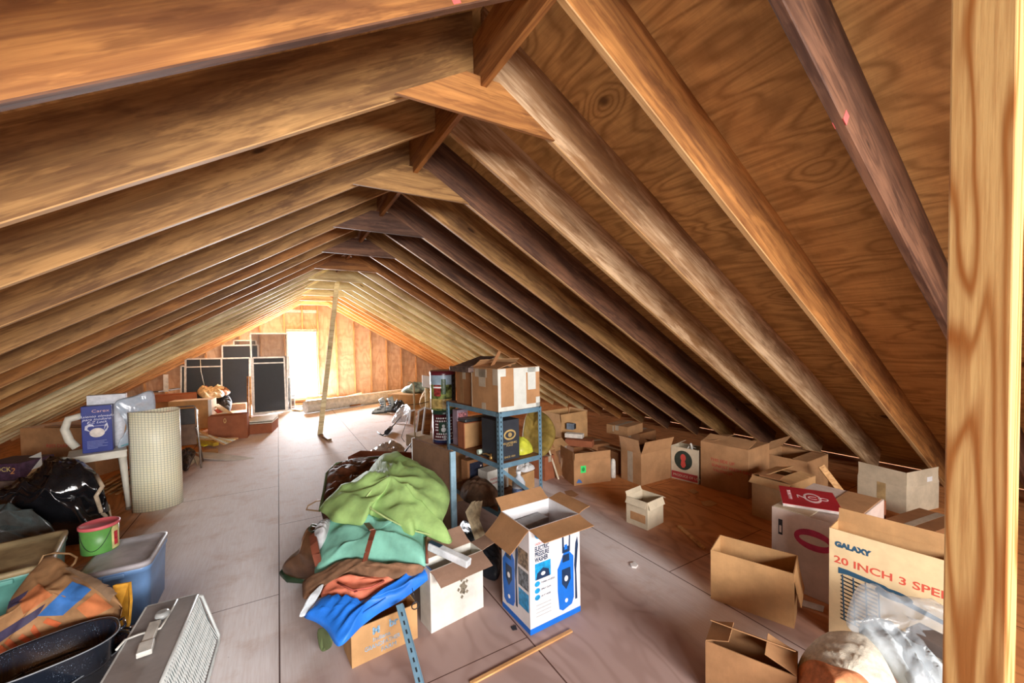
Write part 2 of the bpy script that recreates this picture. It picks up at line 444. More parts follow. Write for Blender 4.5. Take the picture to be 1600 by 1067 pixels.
# window
wf = plain('grey_white_window_paint', srgb(206, 206, 204), .5)
bm = bmesh.new()
fw = .05
for c, s in (((wx0+fw/2, yw, (wz0+wz1)/2), (fw, .08, wz1-wz0)), ((wx1-fw/2, yw, (wz0+wz1)/2), (fw, .08, wz1-wz0)),
             (((wx0+wx1)/2, yw, wz1-fw/2), (wx1-wx0-2*fw, .08, fw)), (((wx0+wx1)/2, yw, wz0+fw/2), (wx1-wx0-2*fw, .08, fw))):
    B(bm, c, s)
win = obj('window_1', bm, wf); tag(win, kind='structure')
def glassm():
    m, nt, b = new_mat('window_glass'); b.inputs['Base Color'].default_value = (1, 1, 1, 1)
    b.inputs['Roughness'].default_value = .02; b.inputs['Alpha'].default_value = .12
    return m
bm = bmesh.new(); B(bm, ((wx0+wx1)/2, yw+.01, (wz0+wz1)/2), (wx1-wx0-2*fw, .004, wz1-wz0-2*fw))
obj('pane', bm, glassm(), win)
bm = bmesh.new()
B(bm, ((wx0+wx1)/2, yw-.06, wz0-.02), (wx1-wx0+.25, .14, .035), bev=.004)
obj('window_sill', bm, wf, win)
# studs of the far gable
sx = [ (517, 'right of the leaning pole, nearest the window'), (553, ''), (580, ''), (604, ''), (627, ''), (650, ''), (405, ''), (372, ''), (345, ''), (255, '')]
k = 0
studs_r = [aty(q, 560, yw).x for q in (526, 553.5, 579, 603.5, 626, 649)]
studs_l = [aty(q, 560, yw).x for q in (408, 376, 350, 322, 290, 258, 225)]
names = ['first', 'second', 'third', 'fourth', 'fifth', 'sixth', 'seventh']
def stud(x, z0, z1, label):
    L = z1-z0
    if L < .1: return
    bm = bmesh.new(); B(bm, (0, 0, 0), (L, .038, .089), bev=.002)
    o = obj('wall_stud', bm, w_stud, loc=(x, yw-.046, z0+L/2), rot=(PI/2, -PI/2, 0))
    tag(o, label, 'wall stud', 'studs of the far gable wall')
def und(x): return ZA-T*abs(x-XR)-.02
for i, x in enumerate(studs_r): stud(x, .04, und(x)+.05, f'upright pine stud on the far gable wall, {names[i]} from the window on its right side')
for i, x in enumerate(studs_l): stud(x, .04, und(x)+.05, f'upright pine stud on the far gable wall, {names[i]} to the left of the window')
stud(wx1+.045, .04, und(wx1)+.05, 'wide pale stud against the right side of the far window')
stud(wx0-.045, .04, und(wx0)+.05, 'pine stud against the left side of the far window')
stud((wx0+wx1)/2+.03, wz1+.1, und(XR-.3)+.05, 'short cripple stud above the far window')
bm = bmesh.new(); B(bm, (0, 0, 0), (wx1-wx0, .089, .09), bev=.003)
tag(obj('window_header', bm, plain('weathered_header', srgb(176, 160, 142), .7), loc=((wx0+wx1)/2, yw-.046, wz1+.05)), 'greyish header board right above the far window', 'header')
bm = bmesh.new(); B(bm, (0, 0, 0), (wx1-wx0+.1, .05, .09), bev=.003)
tag(obj('gable_blocking', bm, plain('pale_blocking', srgb(196, 190, 182), .7), loc=((wx0+wx1)/2, yw-.03, und(XR)-.34)), 'pale grey board above the far window, under the last collar tie', 'board')
bm = bmesh.new(); B(bm, ((XW+XE)/2, yw-.046, .02), (XE-XW-1.2, .089, .038))
tag(obj('bottom_plate', bm, w_stud), 'long bottom plate board along the foot of the far gable wall', 'plate')

# near gable behind the viewer with a large unseen window, added to light the near part
nx0, nx1, nz0, nz1 = -1.2, 2.2, 1.25, 2.6
bm = bmesh.new(); gable(bm, YN-.02, .02, (nx0, nx1, nz0, nz1)); tag(obj('wall_near', bm, w_osb), kind='structure')
bm = bmesh.new()
for xx in (nx0+.03, (nx0+nx1)/2, nx1-.03): B(bm, (xx, YN-.01, (nz0+nz1)/2), (.06, .07, nz1-nz0))
for zz in (nz0+.03, nz1-.03): B(bm, ((nx0+nx1)/2, YN-.01, zz), (nx1-nx0, .07, .06))
w2 = obj('window_added', bm, wf); tag(w2, kind='structure')

# post at the right
a = ray(1478, 600); b = ray(1580, 600)
px0 = .089/(a.y/a.x-b.y/b.x); py1 = px0*a.y/a.x; py0 = px0*b.y/b.x
ph = ZA+cA-T*(px0+.089-XR)-.03
bm = bmesh.new(); B(bm, (0, 0, 0), (ph, .089, py1-py0), bev=.003)
o = obj('post', bm, w_post, loc=(px0+.0445, (py0+py1)/2, ph/2))
o.rotation_euler = (Matrix.Rotation(-PI/2, 3, 'Y') @ Matrix.Rotation(PI/2, 3, 'X')).to_euler()
o.rotation_euler = Matrix(((0, 1, 0), (0, 0, 1), (1, 0, 0))).to_euler()
tag(o, 'square yellow pine post standing at the right edge, close to the viewer', 'post')

# strips of red tape on two of the nearest rafters
RT_ = plain('red_tape_film', srgb(206, 96, 92), .5, var=.08)
for o_ in [x for x in COL.objects if x.name.startswith('rafter')]:
    lab = o_.get('label', '')
    right = 'right' in lab and 'red tape' in lab
    left = 'left roof slope' in lab and 'nearest one' in lab
    if not (right or left): continue
    Yp = o_.location.y-RT/2-.001
    p = aty(*((1318, 198) if right else (717, 10)), Yp)
    R_ = o_.rotation_euler.to_matrix(); loc = R_.transposed() @ (p-o_.location)
    bm = bmesh.new(); B(bm, (loc.x, (-1 if right else 1)*(RT/2+.0006), .022 if right else .03), (.035, .001, .05 if right else .045)); obj('red_tape', bm, RT_, o_)
    if right: bm = bmesh.new(); B(bm, (loc.x, 0, -.0005), (.035, RT, .001)); obj('red_tape', bm, RT_, o_)
# ------------------------------------------------------------------ cartons
K_BROWN = card(srgb(176, 132, 92)); K_DARK = card(srgb(150, 104, 68)); K_TAN = card(srgb(196, 152, 104)); K_PALE = card(srgb(206, 190, 164))
K_WHITE = card(srgb(222, 218, 208)); K_PINK = card(srgb(206, 186, 174)); K_RED = card(srgb(160, 96, 66)); K_INSIDE = card(srgb(170, 128, 88))
I_RED = plain('red_ink', srgb(190, 70, 60), .7, var=.05); I_BLUE = plain('blue_ink', srgb(70, 110, 170), .7, var=.05)
I_BLACK = plain('black_ink', srgb(40, 38, 42), .7, var=.05); I_BROWN = plain('brown_ink', srgb(120, 70, 50), .8, var=.05)
I_WHITE = plain('white_ink', srgb(235, 235, 235), .6, var=.03)
TAPE = plain('packing_tape', srgb(176, 160, 140), .25, var=.08); TAPE_W = plain('cloudy_tape', srgb(206, 208, 200), .3, var=.06)
def frame3(N, L, R, z=0.0, wd=None, dd=None):
    P, A, Bp = fl(*N, z), fl(*R, z), fl(*L, z)
    a, b = A-P, Bp-P
    ra = math.atan2(a.y, a.x); rb = math.atan2(b.y, b.x)-PI/2
    while rb-ra > PI: rb -= 2*PI
    while rb-ra < -PI: rb += 2*PI
    wa, wb = a.length, b.length
    rz = (ra*wa+rb*wb)/(wa+wb)
    return P, rz, wd or wa, dd or wb
def flap(parent, m, a, b, n, ang, ln, taper=.007, name='flap', t=.004):
    a, b, n = Vector(a), Vector(b), Vector(n)
    e = (b-a).normalized(); v = Vector((0, 0, math.cos(ang))) + n*math.sin(ang)
    nn = e.cross(v)
    bm = bmesh.new()
    k = 4; pts = []
    rnd = random.Random(int(abs(a.x*977+b.y*613+ang*101)*100))
    sag = rnd.uniform(-.012, .012)
    rows = []
    for i in range(k+1):
        s = i/k; off = nn*(sag*math.sin(s*PI*.6))
        tp = taper*min(1, s*6)
        rows.append([a+e*tp*(1)+v*ln*s+off, b-e*tp+v*ln*s+off])
    vs1 = [[bm.verts.new(p) for p in r] for r in rows]; vs2 = [[bm.verts.new(p+nn*t) for p in r] for r in rows]
    for i in range(k):
        bm.faces.new((vs1[i][0], vs1[i][1], vs1[i+1][1], vs1[i+1][0]))
        bm.faces.new((vs2[i][1], vs2[i][0], vs2[i+1][0], vs2[i+1][1]))
        for j in (0, 1): bm.faces.new((vs1[i][j], vs1[i+1][j], vs2[i+1][j], vs2[i][j]))
    bm.faces.new((vs1[0][0], vs1[0][1], vs2[0][1], vs2[0][0])); bm.faces.new((vs1[k][0], vs1[k][1], vs2[k][1], vs2[k][0]))
    bmesh.ops.recalc_face_normals(bm, faces=bm.faces)
    return obj(name, bm, m, parent)
def carton(P, rz, w, d, h, m, label, flaps=None, cat='box', group=None, name='cardboard_box', m_in=None, closed=False, tape=True, t=.005, skew=0, fm=None):
    """near corner P, local x runs along the right-hand face, y along the left-hand face.
    flaps: dict side -> (angle from upright in degrees, length fraction or metres)"""
    m_in = m_in or m
    root = empty(name, P, rz, label, cat, group)
    bm = bmesh.new()
    g = .0008
    if closed:
        B(bm, (w/2, d/2, h/2), (w, d, h), bev=min(.004, h/8))
        obj('body', bm, m, root)
        ax = w >= d
        if tape:
            bm = bmesh.new()
            if ax:
                B(bm, (w/2, d/2, h+.0008), (w, .055, .001)); 
                for x in (-.0008, w+.0008): B(bm, (x, d/2, h-.035), (.001, .055, .07))
            else:
                B(bm, (w/2, d/2, h+.0008), (.055, d, .001))
                for y in (-.0008, d+.0008): B(bm, (w/2, y, h-.035), (.055, .001, .07))
            obj('tape', bm, TAPE, root)
        return root
    # open box: outer and inner skins
    n = 6
    def wall(a, b, inn):
        a, b, inn = Vector(a), Vector(b), Vector(inn)
        ln = (b-a).length
        for s in (0,):
            c = (a+b)/2+inn*t/2
            sx = abs((b-a).x) or t; sy = abs((b-a).y) or t
            B(bm, (c.x, c.y, h/2), (sx, sy, h))
    wall((0, 0, 0), (w, 0, 0), (0, 1, 0)); wall((0, d, 0), (w, d, 0), (0, -1, 0))
    wall((0, t, 0), (0, d-t, 0), (1, 0, 0)); wall((w, t, 0), (w, d-t, 0), (-1, 0, 0))
    B(bm, (w/2, d/2, t/2), (w-2*t, d-2*t, t))
    obj('body', bm, m, root)
    ed = {'front': ((0, t/2, h), (w, t/2, h), (0, -1, 0), d), 'back': ((w, d-t/2, h), (0, d-t/2, h), (0, 1, 0), d),
          'left': ((t/2, d, h), (t/2, 0, h), (-1, 0, 0), w), 'right': ((w-t/2, 0, h), (w-t/2, d, h), (1, 0, 0), w)}
    for k, (ang, ln) in (flaps or {}).items():
        a, b, nrm, full = ed[k]
        L_ = ln if ln > 0 else full/2
        flap(root, (fm or m_in) if False else m, a, b, nrm, math.radians(ang), L_)
    return root
def cbox(N, L, R, ytop, m, label, z0=0.0, wd=None, dd=None, h=None, **kw):
    P, rz, w, d = frame3(N, L, R, z0, wd, dd)
    hh = h or (zat(P, ytop)-z0)
    o = carton(P, rz, w, d, hh, m, label, **kw)
    o['w_'] = w; o['d_'] = d; o['h_'] = hh
    DIM.append((o.name, label[:40], round(w, 2), round(d, 2), round(hh, 2), [round(v, 2) for v in P]))
    return o
DIM = []
def dims(o):
    r = o['w_'], o['d_'], o['h_']; return r
def rface(o, txt, u, v, size, m, name='lettering', **kw):       # lettering on the right-hand (front) face, u across, v up, in fractions
    w, d, h = dims(o)
    return lettering(name, txt, size*h, m, o, (u*w, -.0012, v*h), (PI/2, 0, 0), **kw)
def lface(o, txt, u, v, size, m, name='lettering', **kw):       # on the left-hand face, u from far end to near corner
    w, d, h = dims(o)
    return lettering(name, txt, size*h, m, o, (-.0012, (1-u)*d, v*h), (PI/2, 0, -PI/2), **kw)
def rpatch(o, u0, v0, u1, v1, m, name='printed_panel', e=.001):
    w, d, h = dims(o); bm = bmesh.new()
    B(bm, ((u0+u1)/2*w, -e/2-.0002, (v0+v1)/2*h), ((u1-u0)*w, e, (v1-v0)*h)); return obj(name, bm, m, o)
def lpatch(o, u0, v0, u1, v1, m, name='printed_panel', e=.001):
    w, d, h = dims(o); bm = bmesh.new()
    B(bm, (-e/2-.0002, (1-(u0+u1)/2)*d, (v0+v1)/2*h), (e, (u1-u0)*d, (v1-v0)*h)); return obj(name, bm, m, o)
def rshape(o, pts, m, name='printed_shape', e=.0012, left=False):
    """polygon in (u, v) fractions on a face"""
    w, d, h = dims(o); bm = bmesh.new()
    if not left: P3 = [Vector((u*w, 0, v*h)) for u, v in pts]; n = (0, -1, 0)
    else: P3 = [Vector((0, (1-u)*d, v*h)) for u, v in pts]; n = (-1, 0, 0)
    poly_prism(bm, P3, n, e); return obj(name, bm, m, o)
def oval(cu, cv, ru, rv, n=24, a0=0): return [(cu+ru*math.cos(2*PI*i/n+a0), cv+rv*math.sin(2*PI*i/n+a0)) for i in range(n)]
# ------------------------------------------------------------------ boxes along the right eave
o = cbox((897, 759), (877, 743), (954, 751), 722, K_BROWN, 'brown open box with a bright green sticker, left of the big upright-flap box', flaps={'left': (-6, .11), 'front': (4, .10), 'right': (-75, .12), 'back': (-80, .1)})
STK = plain('green_sticker_paper', srgb(60, 220, 110), .5, var=.03)
rpatch(o, .18, .50, .32, .80, STK, 'green_sticker'); rshape(o, oval(.25, .65, .04, .09), plain('green_ink', srgb(30, 150, 70), .6), 'sticker_print', .002)
rshape(o, [(.06, .1), (.22, .08), (.18, .2), (.12, .26)], I_BLUE, 'printed_mark')
o = cbox((1002, 759), (968, 747.5), (1051, 747.5), 710, K_BROWN, 'large plain brown box with its flaps standing up, middle of the right-hand row', flaps={'left': (12, .17), 'front': (20, .16), 'right': (-60, .14), 'back': (-70, .14)})
lpatch(o, .34, 0, .60, 1, TAPE, 'tape')
# stack behind the stickered box
o = cbox((897, 735), (870, 722), (955, 727), 700, K_DARK, 'brown box behind the green-sticker box, carrying the shallow tray', closed=True, h=.30)
zs = .302
o = cbox((925, 700), (876, 697), (937, 694), 0, K_RED, 'shallow brown tray lying across the boxes behind the green-sticker box', z0=zs, h=.085, wd=.12, dd=.36, closed=True, tape=False, name='shallow_tray', cat='tray')
P, rz, w, d = frame3((911, 686), (878, 683), (914, 682), zs+.087)
bm = bmesh.new(); B(bm, (0.05, .13, .03), (.10, .24, .055), bev=.003); k = obj('white_box', bm, plain('white_card', srgb(226, 218, 206), .6), loc=(P.x, P.y, P.z+.0), rot=(0, 0, rz)); k.name = 'gift_box'
tag(k, 'flat white box lying on the shallow brown tray', 'box')
r_ = empty('ink_box', fl(895, 671, zs+.15), rz-.2, 'small grey and black box on top of the flat white box', 'box')
bm = bmesh.new(); B(bm, (0, .03, .045), (.07, .10, .085), bev=.002); obj('body', bm, plain('greyblue_card', srgb(120, 132, 146), .5), r_)
bm = bmesh.new(); B(bm, (.03, -.0215, .04), (.055, .003, .07)); obj('printed_panel', bm, I_BLACK, r_)
P, rz, w, d = frame3((882, 742), (846, 706), (940, 714), 0)
o = carton(Vector((P.x+.34, P.y+.50, 0)), rz+.1, .52, .40, .52, K_TAN, 'tall open box with pale upright flaps behind the flat white box', flaps={'left': (6, .14), 'front': (-12, .13), 'back': (0, .13), 'right': (8, .14)})
# leaning binder
r_ = empty('leaning_binder', fl(866, 745), 0, 'narrow dark panel with a pale edge leaning left of the green-sticker box', 'panel')
a = fl(868, 745); b = a+Vector((-.16, .12, .0))
top = aty(850, 690, b.y)
bm = bmesh.new(); bar(bm, a, top, .20, .012, up=(CF.x, CF.y, 0)); obj('panel_face', bm, K_DARK, r_).location = -r_.location
bm = bmesh.new(); bar(bm, a+Vector((-.02, -.09, 0)), top+Vector((-.02, -.09, 0)), .02, .02, up=(CF.x, CF.y, 0)); obj('edge', bm, K_PALE, r_).location = -r_.location
# box between the stickered box and the large plain one, with a white tube
o = cbox((966, 741), (935, 728), (985, 735), 708, K_DARK, 'brown box tucked between the green-sticker box and the large plain box', closed=True)
bm = bmesh.new(); lathe(bm, [(0, 0), (.03, 0), (.032, .02), (.03, .20), (.022, .225), (.008, .235), (0, .235)], 16)
tag(obj('white_bottle', bm, plain('white_plastic', srgb(214, 208, 198), .5), loc=fl(958, 746)), 'white cylindrical bottle between two brown boxes', 'bottle')
# closed flat box resting behind
o = cbox((1000, 715), (965, 708), (1030, 708), 0, K_DARK, 'brown box behind the large plain box, carrying a flat taped one', closed=True, h=.34)
o = cbox((981, 682), (945, 677), (1009, 675), 672, K_BROWN, 'flat taped box lying on another box behind the large plain box', z0=.342, closed=True, h=.13)
lpatch(o, .3, .3, .36, .9, TAPE, 'tape_tab')
# crate-label box
o = cbox((1091, 757), (1049.5, 746), (1101, 750), 704, K_PALE, 'cream produce box with a black oval emblem and a red band', flaps={'back': (-60, .1), 'right': (-70, .08)}, dd=None)
lpatch(o, .02, .04, .98, .25, plain('faded_red_ink', srgb(176, 60, 62), .7), 'red_band')
rshape(o, oval(.46, .62, .33, .29), plain('dark_green_ink', srgb(44, 54, 46), .7), 'emblem', .0016, True)
rshape(o, oval(.46, .70, .10, .11), I_RED, 'emblem_figure', .0024, True)
rshape(o, [(.40, .62), (.52, .62), (.56, .48), (.50, .40), (.42, .40), (.37, .48)], I_RED, 'emblem_figure', .0024, True)
lface(o, 'PRODUCE OF USA', .08, .11, .10, K_PALE)
bm = bmesh.new(); q = fl(1083, 702, dims(o)[2]+.0); 
tube(bm, [q+Vector((.06, .05, -.04)), q+Vector((.05, .06, .02)), q+Vector((.03, .05, .05))], .012, 8)
tube(bm, [q+Vector((.0, .08, -.02)), q+Vector((.07, .10, .015)), q+Vector((.10, .03, -.01))], .006, 6)
tag(obj('cable_plug', bm, plain('white_cable', srgb(205, 200, 190), .5)), 'pale plug and cable on top of the cream produce box', 'plug')
# big brown box with red print
o = cbox((1169, 780), (1095, 758), (1202, 764), 704, K_BROWN, 'big brown box with faded red lettering, right of the cream produce box', flaps={'back': (-78, .16), 'front': (-84, .15), 'left': (-72, .20)})
for i, (tx, v) in enumerate((('THIS SIDE UP', .62), ('SUNKIST FRESH GROWN', .50), ('VALENCIA', .40))): lface(o, tx, .22+.03*i, v, .09, I_RED, sx=1.0)
# open box behind it
o = cbox((1262, 776), (1186, 757), (1300, 762), 722.5, K_BROWN, 'wide dark-topped box behind the folded-flap box, flaps half open', flaps={'back': (-35, .18), 'front': (-84, .14), 'right': (-70, .1)})
# box with flaps folded out in front
o = cbox((1236, 826), (1178, 803), (1268, 806), 758, K_TAN, 'tan box whose front flaps hang folded outwards, below the wide dark-topped box', flaps={'left': (125, .09), 'front': (-80, .12), 'back': (-70, .16), 'right': (-80, .1)}, )
w, d, h = dims(o)
bm = bmesh.new(); B(bm, (.10, d*.5, h+.02), (.10, d*.5, .015)); 
o2 = obj('torn_flap', bm, K_DARK, o); o2.rotation_euler = (0, -.15, .1)
# leaning board
a = fl(1338, 800); bm = bmesh.new(); tp = atp(1283, 728, a+Vector((-.05, .25, 0)), Vector((CF.x, CF.y, 0)))
bar(bm, a, tp, .06, .016, up=(-CF.x, -CF.y, 0), bev=.002)
tag(obj('leaning_board', bm, w_stud), 'short pale board leaning behind the red booklet', 'board')
# pinkish white box with red oval and red booklet
o = cbox((1325, 958), (1200, 912), (1400, 900), 826, K_PINK, 'pinkish white box with a red oval logo, under the red booklet', closed=True, tape=False)
w, d, h = dims(o); z12 = h
rshape(o, oval(.58, .72, .26, .13), plain('magenta_ink', srgb(178, 44, 84), .7), 'oval_logo', .001, True)
rshape(o, oval(.58, .72, .19, .05), K_PINK, 'logo_lettering_band', .002, True)
rshape(o, [(.10, .66), (.16, .66), (.16, .86), (.10, .86)], I_BLACK, 'printed_mark', .001, True)
rshape(o, [(.115, .69), (.145, .69), (.145, .78), (.115, .78)], K_PINK, 'printed_mark', .0022, True)
bm = bmesh.new(); B(bm, (w*.25, d*.72, h+.004), (w*.5, d*.5, .006)); obj('flap', bm, K_PALE, o)
bm = bmesh.new(); B(bm, (w*.7, d*.25, h+.003), (w*.55, d*.45, .005)); obj('flap', bm, K_BROWN, o)
# red booklet
M_RB = plain('red_cover', srgb(170, 28, 44), .45, var=.06)
def quad_thing(px, z):                     # four photo corners on a horizontal plane -> origin, rotation, size
    p = [fl(*q, z) for q in px]; a = p[1]-p[0]; b = p[3]-p[0]
    return p[0], math.atan2(a.y, a.x), a.length, b.length
p0, rz, lw, ld = quad_thing([(1223, 790), (1318, 805), (1323, 783), (1232.5, 765)], z12+.012)
r_ = empty('booklet', (p0.x, p0.y, z12+.009), rz, 'red booklet with a white oval emblem lying on the pinkish white box', 'booklet')
bm = bmesh.new(); B(bm, (lw/2, ld/2, .022), (lw, ld, .004), bev=.001); obj('cover', bm, M_RB, r_)
bm = bmesh.new(); B(bm, (lw/2, ld/2, .010), (lw*.985, ld*.97, .018)); obj('pages', bm, plain('page_paper', srgb(226, 216, 210), .8), r_)
bm = bmesh.new(); poly_prism(bm, [Vector((lw*(.57+.16*math.cos(t_*PI/12)), ld*(.5+.26*math.sin(t_*PI/12)), .0242)) for t_ in range(24)], (0, 0, 1), .0006); obj('emblem', bm, plain('pale_emblem', srgb(226, 196, 196), .5), r_)
bm = bmesh.new(); poly_prism(bm, [Vector((lw*(.57+.12*math.cos(t_*PI/12)), ld*(.5+.18*math.sin(t_*PI/12)), .0249)) for t_ in range(24)], (0, 0, 1), .0004); obj('emblem', bm, M_RB, r_)
lettering('lettering', 'NCO', ld*.22, plain('pale_emblem', srgb(226, 196, 196), .5), r_, (lw*.57, ld*.42, .0256), (0, 0, 0), align='CENTER')
lettering('lettering', 'HANDBOOK', ld*.09, plain('pale_emblem', srgb(226, 196, 196), .5), r_, (lw*.2, ld*.28, .0245), (0, 0, PI/2))
# open brown box in front of it
o = cbox((1241, 982.5), (1109, 939), (1256, 950), 897, K_TAN, 'large empty open tan box standing in front of the red oval box', flaps={'front': (166, .19)})
# the fan carton
o = cbox((1508, 1090), (1291, 1000), (1552, 1012), 886, K_TAN, 'cream fan carton printed 20 INCH 3 SPEED, beside the yellow post', flaps={'right': (2, .075)}, dd=None, wd=.15)
w, d, h = dims(o)
CREAM = plain('cream_print', srgb(226, 200, 156), .7, var=.05)
FB = plain('fan_blue_ink', srgb(44, 84, 110), .7, var=.05); FR = plain('fan_red_ink', srgb(206, 84, 66), .7, var=.05)
lpatch(o, .0, .0, 1, 1, CREAM, 'printed_face')
lface(o, 'GALAXY', .05, .85, .062, FB, bold=.003, sx=1.0)
lface(o, '20 INCH 3 SPEED', .04, .70, .088, FR, sx=1.2, bold=.001)
rshape(o, [(.08, .665), (.16, .665), (.45, .64), (.62, .58), (1.0, .50), (1.0, .47), (.6, .54), (.4, .61), (.16, .62), (.08, .61)], FB, 'fan_picture', .002, True)
rshape(o, oval(.52, .585, .14, .045), FB, 'fan_picture', .0024, True)
for i in range(12):
    v = .60-.035*i
    rshape(o, [(.10, v), (.40, v-.03), (.40, v-.045), (.10, v-.012)], I_BLACK, 'fan_grille_bar', .0018, True)
for u in (.11, .2, .3, .4): rshape(o, [(u, .61), (u+.012, .61), (u+.03, .2), (u+.018, .2)], FB, 'fan_grille_bar', .0022, True)
# white box at the foot of the right slope
o = cbox((1416, 806), (1342, 781), (1462, 792), 764, K_PALE, 'off-white box with its upper flaps standing straight up, under the right eave beside the post', flaps={'left': (3, .15), 'front': (2, .15)})
lpatch(o, .42, .0, .60, 1, plain('yellowed_tape', srgb(186, 156, 110), .4), 'old_tape')
rpatch(o, .62, 1.10, .78, 1.28, I_WHITE, 'shipping_label')
# dark closed boxes behind the fan carton
o = cbox((1440, 880), (1372, 852), (1500, 850), 838, K_DARK, 'low dark brown box behind the fan carton, next to the post', closed=True)
o = cbox((1342, 858), (1290, 838), (1382, 836), 800, K_RED, 'brown box just behind the red booklet', closed=True)
lpatch(o, .5, .82, .9, 1.0, plain('orange_tape', srgb(196, 96, 60), .5), 'orange_tape')
# small open box in the middle of the floor
o = cbox((1012, 829), (976, 817), (1041, 818), 786, K_PALE, 'small open box with crumpled flaps, alone in the middle of the right-hand floor', flaps={'left': (150, .06), 'front': (158, .07), 'right': (120, .06), 'back': (20, .04)})
lpatch(o, .2, .2, .9, .5, K_BROWN, 'label_remnant')
# cut-off box at the bottom edge
o = cbox((1245, 1150), (1100, 1100), (1275, 1120), 1058, K_BROWN, 'brown box cut off by the bottom edge, between the washer carton and the plastic bags', flaps={'front': (-70, .12), 'right': (-60, .1), 'back': (-70, .1)})
# small litter on the floor
def litter(px, z, shape, m, label, cat, name, t=.004):
    P = [fl(*q, z) for q in px]; bm = bmesh.new(); poly_prism(bm, P, (0, 0, 1), t); return tag(obj(name, bm, m), label, cat)
bm = bmesh.new(); bar(bm, fl(1061, 822, .01), fl(1100, 857, .012), .03, .018, bev=.003)
tag(obj('wood_batten', bm, w_stud), 'short pale stick of wood lying beside the large empty tan box', 'stick')
bm = bmesh.new(); bar(bm, fl(893, 985, .006), fl(735, 1068, .006), .022, .010, bev=.002)
tag(obj('wood_strip', bm, w_stud), 'thin pale wood strip on the floor in front of the washer carton', 'wood strip')
litter([(1255, 938), (1288, 948), (1286, 957), (1253, 947)], 0.001, 0, plain('white_strip', srgb(206, 202, 200), .6), 'white strip on the floor between the tan box and the fan carton', 'strip', 'white_strip')
litter([(985, 882), (992, 880), (997, 884), (994, 888), (987, 887)], 0.001, 0, plain('foam', srgb(230, 226, 224), .8), 'tiny white foam crumb on the brown plywood, right of the washer carton', 'foam crumb', 'foam_crumb', .012)
litter([(882, 768), (893, 766), (904, 773), (898, 777), (886, 775)], 0.001, 0, K_DARK, 'brown cardboard scrap on the floor in front of the green-sticker box', 'cardboard scrap', 'cardboard_scrap')
litter([(1074, 767), (1083, 764), (1092, 769), (1084, 772)], 0.001, 0, K_TAN, 'small tan scrap on the floor before the big red-lettered box', 'cardboard scrap', 'cardboard_scrap')
litter([(1095, 784), (1110, 782), (1121, 787), (1112, 791), (1099, 790)], 0.001, 0, K_TAN, 'larger tan cardboard scrap on the floor before the big red-lettered box', 'cardboard scrap', 'cardboard_scrap')
litter([(798, 980), (806, 977), (808, 984), (801, 985)], 0.001, 0, I_BLACK, 'dark leaf-like scrap on the floor left of the washer carton', 'scrap', 'dark_scrap')

# plastic bags and sacks at the lower right
def blob(name, outline, centre, lift, m, label=None, cat=None, folds=(), nz=(.01, 8), rings=14, seg=96, thick=.02, seed=0, parent=None, power=.5, smooth=True, up=(0, 0, 1)):
    """soft thing: smooth closed outline of 3D points, domed by lift along up around centre, with a back skin"""
    pts = [Vector(p) for p in outline]; n = len(pts); C = Vector(centre); up = Vector(up).normalized()
    def cr(t):
        i = int(t) % n; f = t-int(t); p0, p1, p2, p3 = pts[i-1], pts[i], pts[(i+1) % n], pts[(i+2) % n]
        return .5*((2*p1)+(p2-p0)*f+(2*p0-5*p1+4*p2-p3)*f*f+(3*p1-p0-3*p2+p3)*f*f*f)
    O = [cr(n*k/seg) for k in range(seg)]
    bm = bmesh.new()
    def P(k, r, side):
        p = C+(O[k]-C)*r
        dome = (max(0, 1-r**2.4))**power
        q = p*nz[1]+Vector((seed*7.3, seed*3.1, 0))
        dd = noise.noise(q)*nz[0]*1.6+noise.noise(q*2.7)*nz[0]*.7
        for fx, fy, fz, freq, amp in folds:
            s = (p-C).dot(Vector((fx, fy, fz)))*freq+noise.noise(p*3+Vector((seed, 0, 0)))*2.0
            dd += amp*(1-abs(math.sin(s)))**1.5
        if side: return p+up*(lift*dome+dd*(1-r**6))
        return p-up*(thick*dome)
    top = [[bm.verts.new(P(k, r/rings, True)) for k in range(seg)] for r in range(1, rings+1)]
    bot = [[bm.verts.new(P(k, r/rings, False)) for k in range(seg)] for r in range(1, rings)]+[top[-1]]
    ct, cb = bm.verts.new(P(0, 0, True)), bm.verts.new(P(0, 0, False))
    for R_, c_, fl_ in ((top, ct, False), (bot, cb, True)):
        for k in range(seg):
            k2 = (k+1) % seg
            v = (c_, R_[0][k], R_[0][k2]); bm.faces.new(v[::-1] if fl_ else v)
            for a in range(rings-1):
                v = (R_[a][k], R_[a+1][k], R_[a+1][k2], R_[a][k2])
                try: bm.faces.new(v[::-1] if fl_ else v)
                except ValueError: pass
    bmesh.ops.recalc_face_normals(bm, faces=bm.faces)
    o = obj(name, bm, m, parent, smooth=smooth)
    if label: tag(o, label, cat)
    return o
def pz(l): return [fl(x, y, z) for x, y, z in l]
BAGW = plain('white_bag_film', srgb(176, 184, 188), .35, var=.08, bmp=.4, vscale=20)
BAGC = plain('clear_bag_film', srgb(170, 178, 184), .12, var=.05, bmp=.5, vscale=16, alpha=.34, spec=.8)
SACK = plain('woven_sack', srgb(214, 206, 188), .7, var=.12, bmp=.5, vscale=60)
SACKO = plain('orange_sack', srgb(214, 140, 96), .7, var=.15, bmp=.4, vscale=40)
P, rz, w, d = frame3((1512, 1032), (1426, 978), (1530, 1000), .42)
o = carton(Vector((P.x, P.y, 0)), rz, .10, d, .42, plain('grey_brown_card', srgb(104, 92, 86), .6), 'grey-brown box with pale print standing in the clear plastic bag, before the fan carton', closed=True, tape=False)
o['w_'] = .10; o['d_'] = d; o['h_'] = .42
for v in (.84, .76): lpatch(o, .08, v, .9, v+.035, plain('pale_line_print', srgb(190, 180, 166), .6, var=.5, vscale=90), 'fine_print')
